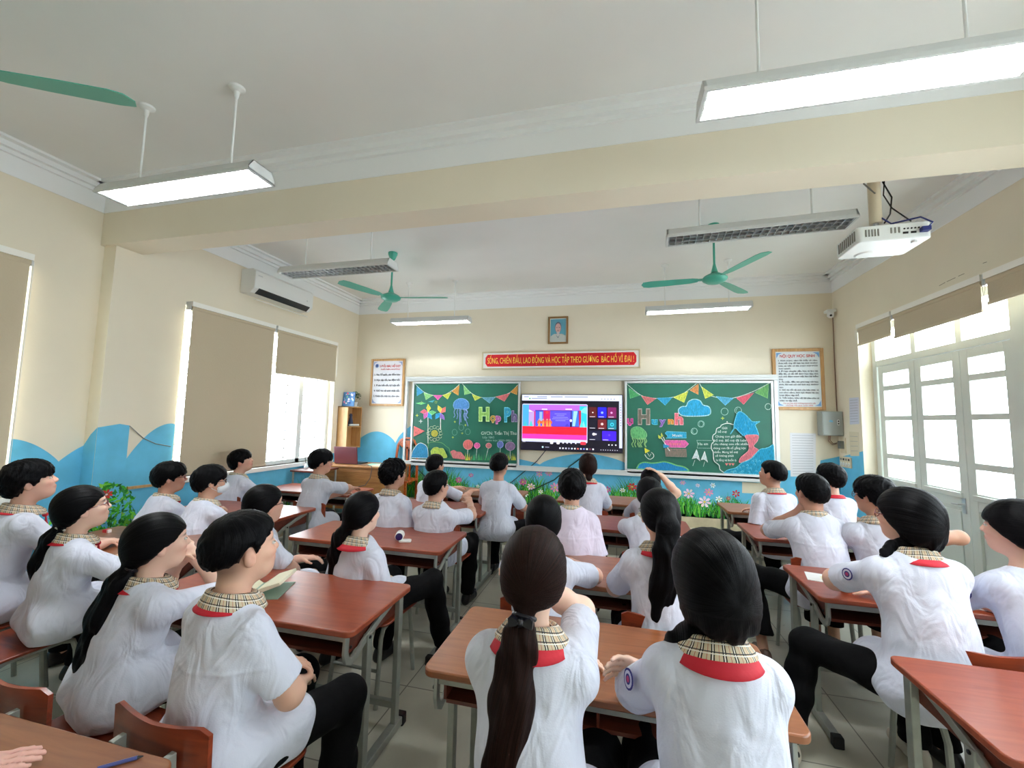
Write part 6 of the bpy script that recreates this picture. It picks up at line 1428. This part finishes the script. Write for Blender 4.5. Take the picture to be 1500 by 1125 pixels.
# ------------------------------------------------------------------ the class
def at(px, py, y): return tuple(onY(px, py, y))
D_, Lp = {'m': 'desk'}, {'m': 'lap'}
person('P4', 'biggest boy, faded haircut and plaid collar, seated at the desk with the open book', (-1.219, 1.20, 1.118), yaw=27, pitch=8, hair='fade', scarf=.007, bulk=1.02,
       arms={'L': Lp, 'R': {'m': 'at', 'w': (-1.14, 1.40, .585), 'e': (-1.01, 1.21, .69), 'hd': (-.3, .9, -.1)}}, lean=.02, tyaw=14, chair_label='chair with its backrest right behind the biggest boy at lower left', skin=(206, 156, 128), seed=4)
person('P3', 'girl with a very long black ponytail resting her chin on her hands', (-1.853, 1.40, 1.031), yaw=26, pitch=4, hair='tied', girl=True, scarf=.006, arms={'R': {'m': 'at', 'w': at(276, 806, 1.52), 'e': (-1.70, 1.68, .755), 'hd': (-.75, .1, .3), 'pn': (-.2, 0, -1)}, 'L': {'m': 'at', 'w': at(263, 822, 1.52), 'e': (-2.10, 1.62, .75), 'hd': (.7, .1, .4)}},
       tail=[(0, -.09, -.075, .030), (0, -.13, -.13, .044), (-.01, -.175, -.24, .052), (-.02, -.205, -.38, .050), (-.02, -.22, -.50, .038), (-.02, -.225, -.565, .010)], tie=(0, M_BOW), chair=(.04, -.14), tyaw=16, skin=(222, 176, 150), chair_label='chair at lower left on whose front edge the chin resting girl sits', seed=3, lean=.07)
person('P2', 'girl in glasses with a low ponytail by the flower bush mural', (-2.782, 1.69, 1.052), pitch=12, hair='tied', girl=True, scarf=.006, glasses=M_GLASSR, arms={'R': {'m': 'desk', 'off': (.10, .05, 0)}, 'L': D_},
       tail=[(0, -.095, -.072, .028), (0, -.14, -.12, .042), (-.01, -.19, -.22, .046), (-.02, -.205, -.34, .040), (-.02, -.21, -.44, .010)], tie=(0, M_SCR), tyaw=14, chair=(-.10, -.10), skin=(218, 172, 146), chair_label='chair at the left edge under the bespectacled ponytail girl', seed=2, lean=.03)
person('P1', 'boy cut by the left photo edge looking up towards the television', (-3.304, 1.74, 1.157), pitch=14, hair='mop', scarf=.006, tyaw=14, skin=(212, 160, 134), chair_label='chair hidden under the boy at the left photo edge', seed=1)
person('P5', 'boy in dark red glasses sitting nearest the long window blind', (-3.512, 2.70, 1.049), pitch=2, hair='mop', scarf=.006, glasses=M_GLASSR, tyaw=12, skin=(196, 142, 114), chair_label='chair of the boy in dark red glasses by the window', seed=5)
person('P6', 'boy in a white face mask and black glasses', (-3.056, 2.66, 1.047), pitch=2, hair='mop', scarf=.006, glasses=M_GLASSF, mask=True, tyaw=12, chair_label='chair of the masked boy, its backrest showing over the desk behind', seed=6)
person('P7', 'boy before the window with head tilted up, under the raised blind edge', (-3.917, 3.75, 1.070), pitch=16, hair='mop', scarf=.006, tyaw=12, skin=(204, 152, 126), chair_label='chair of the boy with tilted head under the window', seed=7)
person('P8', 'girl in thin glasses with tied black hair half hidden behind the biggest boy', (-2.05, 2.15, 1.033), pitch=4, hair='tied', girl=True, glasses=M_GLASSF, arms={'L': Lp, 'R': {'m': 'at', 'w': (-1.98, 2.36, .58), 'e': (-1.85, 2.16, .68), 'hd': (-.4, .6, -.2)}}, lean=-.08, tyaw=20, skin=(204, 154, 128), chair_label='chair behind the book desk under the girl in thin glasses', seed=8)
person('P9', 'boy leaning forward on the front window side desk beside the laptop', (-2.92, 3.75, 1.106), pitch=-2, hair='mop', shirt=M_SHIRT2, arms={'R': {'m': 'at', 'w': (-2.96, 4.40, .745), 'e': (-2.78, 4.12, .79)}, 'L': D_}, lean=.10, tyaw=8, skin=(190, 134, 106), chair_label='chair of the leaning boy at the frontmost window side desk', seed=9)
person('P10', 'girl with black hair falling over her left shoulder, webcam on the desk before her', (-1.416, 2.20, 1.019), pitch=2, hair='tied', girl=True, scarf=.034, arms={'R': {'m': 'lap', 'off': (.02, -.08, -.06)}, 'L': {'m': 'lap', 'off': (0, -.06, -.06)}}, tyaw=10,
       tail=[(-.03, -.085, -.06, .034), (-.07, -.10, -.12, .044), (-.10, -.10, -.22, .046), (-.11, -.10, -.31, .034), (-.09, -.11, -.37, .010)], skin=(222, 178, 152), legs={'R': {'out': .32, 'fwd': .16, 'kz': .02}}, chair_label='chair under the girl whose hair falls over her left shoulder', seed=10, lean=-.06)
person('P11', 'boy with tousled curly hair, diagonally behind the wooden teacher chair', (-1.819, 3.25, 1.096), yaw=26, pitch=6, hair='curly', arms={'R': Lp, 'L': Lp}, tyaw=8, skin=(190, 136, 108), chair_label='chair of the curly haired boy', seed=11, lean=.02)
person('P13', 'boy in glasses raising his right forearm, beside the curly haired boy', (-1.404, 3.20, 1.031), yaw=26, pitch=4, hair='short', glasses=M_GLASSF, arms={'R': {'m': 'at', 'w': at(689, 736, 3.74), 'e': at(697, 754, 3.52), 'hd': (-.5, .5, .5)}, 'L': D_}, tyaw=4, skin=(200, 148, 122), lean=-.04, bulk=1.05, chair_label='chair of the glasses boy with raised forearm, left of the aisle', seed=13)
person('P12', 'boy stretching his right arm over the front desk, partly hidden by the boy in glasses', (-1.933, 4.35, 1.057), yaw=24, pitch=2, hair='short', arms={'R': {'m': 'at', 'w': at(690, 719, 4.72), 'e': at(680, 731, 4.45), 'hd': (.6, .3, 0)}, 'L': {'m': 'at', 'w': at(668, 715, 4.76), 'pole': (-.6, 0, -.6)}}, tyaw=10, skin=(196, 142, 114), chair_label='chair of the arm stretching boy in the front row', seed=12)
person('P14', 'boy with close cropped hair seen squarely from behind under the left chalkboard', (-1.132, 4.10, 1.117), yaw=10, pitch=10, hair='fade', arms={'L': D_, 'R': D_}, plaid=False, legs={'R': {'out': .55, 'fwd': .06}}, chair=(.02, .14), skin=(186, 132, 106), chair_label='dark red backed chair standing free at the end of the front left desk', seed=14)
person('P15', 'girl with a straight ponytail directly under the television', (-.277, 4.30, 1.136), yaw=-8, pitch=10, hair='tied', girl=True, scarf=.012, tail=[(0, -.088, -.055, .026), (0, -.105, -.10, .032), (-.015, -.11, -.22, .036), (-.03, -.12, -.34, .030), (-.035, -.12, -.43, .010)], tie=(0, M_BOW), hcol=M_HAIRB, skin=(212, 164, 138), chair_label='chair of the girl under the television', seed=15)
person('P16', 'broad boy with parted black hair and pinkish shirt in the middle column', (-.306, 3.05, 1.104), yaw=-4, pitch=6, hair='mop', shirt=M_SHIRT3, arms={'R': Lp, 'L': Lp}, bulk=1.1, legs={'R': {'fwd': .20, 'out': .1}}, skin=(198, 146, 120), chair_label='chair of the broad boy in the pinkish shirt', seed=16, h=.0065)
person('P17', 'girl with a short spread ponytail leaning her elbow on the desk', (-.356, 2.15, 1.073), yaw=-4, pitch=4, hair='tied', girl=True, tail=[(0, -.088, -.055, .028), (0, -.105, -.10, .040), (0, -.115, -.16, .058), (.0, -.12, -.22, .060), (.01, -.12, -.26, .030)], tie=(0, M_BOW),
       arms={'R': {'m': 'at', 'w': (-.28, 2.60, .74), 'e': (-.10, 2.40, .74), 'hd': (-.8, .2, 0)}, 'L': {'m': 'at', 'w': (-.40, 2.58, .74), 'e': (-.60, 2.38, .74), 'hd': (.8, .2, 0)}}, lean=.05, tyaw=0, skin=(206, 156, 130), chair_label='chair of the girl with the short spread ponytail', seed=17)
person('P20', 'girl with a long loose black ponytail and red scarf in the middle column', (.199, 2.20, 1.130), yaw=-14, pitch=2, hair='tied', girl=True, scarf=.026, glasses=M_GLASSF, tail=[(0, -.112, .045, .030), (-.01, -.150, -.02, .048), (-.02, -.16, -.12, .056), (-.035, -.16, -.26, .058), (-.055, -.16, -.40, .050), (-.06, -.165, -.50, .030), (-.05, -.165, -.56, .010)],
       tyaw=-4, chair_label='chair of the long loose ponytail girl, its red top edge past the near desk', skin=(208, 158, 132), seed=20)
person('P18', 'girl with a dark brown waist long ponytail tied with a black bow', (-.223, 1.20, 1.148), yaw=-2, pitch=-2, hair='tied', hcol=M_HAIRB, girl=True, scarf=.036, tail=[(-.010, -.098, -.080, .026), (-.02, -.120, -.14, .044), (-.03, -.135, -.26, .056), (-.035, -.14, -.42, .058), (-.045, -.14, -.58, .054), (-.045, -.14, -.72, .038), (-.04, -.14, -.80, .010)], tie=(0, M_BOW), bow=True,
       arms={'R': {'m': 'at', 'w': (-.185, 1.37, 1.02), 'e': at(852, 894, 1.43), 'hd': (-.35, -.3, .8), 'pn': (-.2, -1, 0), 'curl': 60}, 'L': {'m': 'at', 'w': (-.17, 1.56, .74), 'e': (-.37, 1.36, .74), 'hd': (.8, .2, 0)}}, tyaw=2, skin=(224, 180, 154), chair_label='chair under the girl with the black bow, below the photo edge', seed=18, side=.02)
person('P19', 'girl with full black hair to her collar, broad red scarf, beside the black bow girl', (.242, 1.26, 1.155), yaw=-18, pitch=-4, hair='full', girl=True, scarf=.036, badge='L', bulk=1.06, arms={'R': {'m': 'at', 'w': at(944, 985, 1.38), 'e': (.34, 1.52, .75), 'hd': (-.9, .0, .15), 'pn': (0, -1, -.2)}, 'L': {'m': 'at', 'w': (.30, 1.62, .74), 'e': (.04, 1.43, .74), 'hd': (.9, .2, 0)}},
       tail=[(-.05, -.03, -.11, .034), (-.085, .01, -.15, .028), (-.11, .05, -.20, .018), (-.115, .07, -.24, .008)], tyaw=-3, skin=(222, 178, 152), chair_label='chair under the full haired girl with the broad red scarf', seed=19)
person('P21b', 'girl almost hidden behind the loose ponytail girl, white sleeve showing at her left', (.225, 3.20, 1.062), yaw=-6, pitch=0, hair='tied', girl=True, arms={'L': {'m': 'at', 'w': (.10, 3.72, .74), 'e': at(914, 772, 3.48), 'hd': (.8, .3, 0)}, 'R': D_}, lean=.08, tyaw=0, chair_label='chair hidden behind the loose ponytail girl', seed=21)
person('P21', 'girl with a pale hair tie and her right hand on her head', (.31, 4.28, 1.016), yaw=-10, pitch=2, hair='tied', girl=True, shirt=M_SHIRT2, arms={'R': {'m': 'at', 'w': at(969, 697, 4.24), 'e': at(991, 722, 4.32), 'hd': (-.8, .1, .45), 'pn': (-.3, 0, -1), 'sleeve': .6}, 'L': D_}, tail=[(0, -.095, .0, .026), (-.02, -.12, -.05, .034), (-.035, -.12, -.12, .034), (-.05, -.11, -.2, .014)], tie=(0, M_SCR), lean=.06, tyaw=0, skin=(216, 168, 140), chair_label='chair of the girl with her hand on her head', seed=22)
person('P22', 'boy in profile facing left, in front of the right chalkboard corner', (1.373, 4.35, 1.126), yaw=-50, pitch=12, hair='fade', scarf=.004, arms={'L': Lp, 'R': D_}, tyaw=-12, legs={'L': {'out': .7, 'fwd': -.05}}, skin=(192, 138, 110), chair_label='chair of the profile boy in the front right row', seed=23)
person('P24', 'boy with a red trimmed collar, front row, nearest the switch panel', (1.852, 4.40, 1.113), yaw=-32, pitch=8, hair='mop', scarf=.006, plaid=False, arms={'R': D_, 'L': D_}, tyaw=-6, skin=(198, 146, 120), chair_label='chair of the boy near the switch panel', seed=24)
person('P23', 'boy holding his left ear with his hand, with striped trousers', (1.277, 3.30, 1.127), yaw=-20, pitch=0, hair='short', bulk=1.1, arms={'L': {'m': 'at', 'w': at(1172, 748, 3.44), 'e': (1.06, 3.64, .77), 'hd': (.15, -.2, .9), 'pn': (.6, .2, 0)}, 'R': D_}, tyaw=-3, legs={'L': {'out': .75, 'fwd': -.22, 'hem': .10}, 'R': {'out': .05, 'hem': .10}}, shoe=M_SHOEB, skin=(188, 134, 108), stripe=True, chair_label='chair of the boy holding his ear', seed=25, h=.0065)
person('P25', 'boy in glasses with his right elbow stuck out towards the doors', (1.609, 3.25, 1.128), yaw=-34, pitch=0, hair='mop', glasses=M_GLASSR, shirt=M_SHIRT2, arms={'R': {'m': 'at', 'w': (1.96, 3.52, .80), 'e': at(1416, 788, 3.28), 'hd': (-.5, .6, 0), 'sleeve': .66}, 'L': D_}, tyaw=-4, sw=.15, legs={'L': {'hem': .12}, 'R': {'hem': .12}}, skin=(188, 136, 106), chair_label='chair of the boy with the stuck out elbow', seed=26, h=.0065)
person('P26', 'broad girl in glasses, round badge on left sleeve, forearm beside the worksheet', (1.251, 2.28, 1.175), yaw=-40, pitch=2, hair='full', girl=True, glasses=M_GLASSR, scarf=.026, badge='L', bulk=1.16, sw=.142, arms={'L': {'m': 'at', 'w': (1.25, 2.87, .745), 'e': (1.03, 2.63, .745), 'hd': (.6, .6, 0), 'thick': 1.15}, 'R': D_},
       tail=[(-.05, -.01, -.11, .036), (-.08, .02, -.135, .028), (-.12, .03, -.148, .018), (-.15, .03, -.158, .008)], tyaw=-4, chair=(.14, 0), legs={'L': {'out': .75, 'fwd': -.05, 'side': .12}}, shoe=M_SHOEW, skin=(216, 164, 136), chair_label='chair under the broad girl with the sleeve badge', seed=27, h=.0055)
person('P27', 'girl at the right photo edge with black hair tied behind and a bare temple', (1.673, 2.33, 1.143), yaw=-42, pitch=2, hair='bob', girl=True, badge='L', plaid=False, arms={'L': {'m': 'at', 'w': (1.64, 2.90, .745), 'e': (1.49, 2.55, .73), 'hd': (.1, .9, 0)}, 'R': D_}, tyaw=-10, skin=(214, 164, 138), chair_label='chair of the girl at the right photo edge', seed=28, h=.0055)
person('P29', 'person of whom only fingertips show on the tan desk at the lower left corner', (-1.715, .225, 1.13), yaw=10, pitch=0, hair='short', arms={'R': {'m': 'at', 'w': (-1.475, .675, .742), 'e': (-1.60, .46, .76), 'hd': (.62, .72, 0), 'curl': 12}, 'L': D_}, tyaw=6, skin=(220, 164, 144), chair_label='chair of the person at the tan desk in the lower left corner', seed=29)
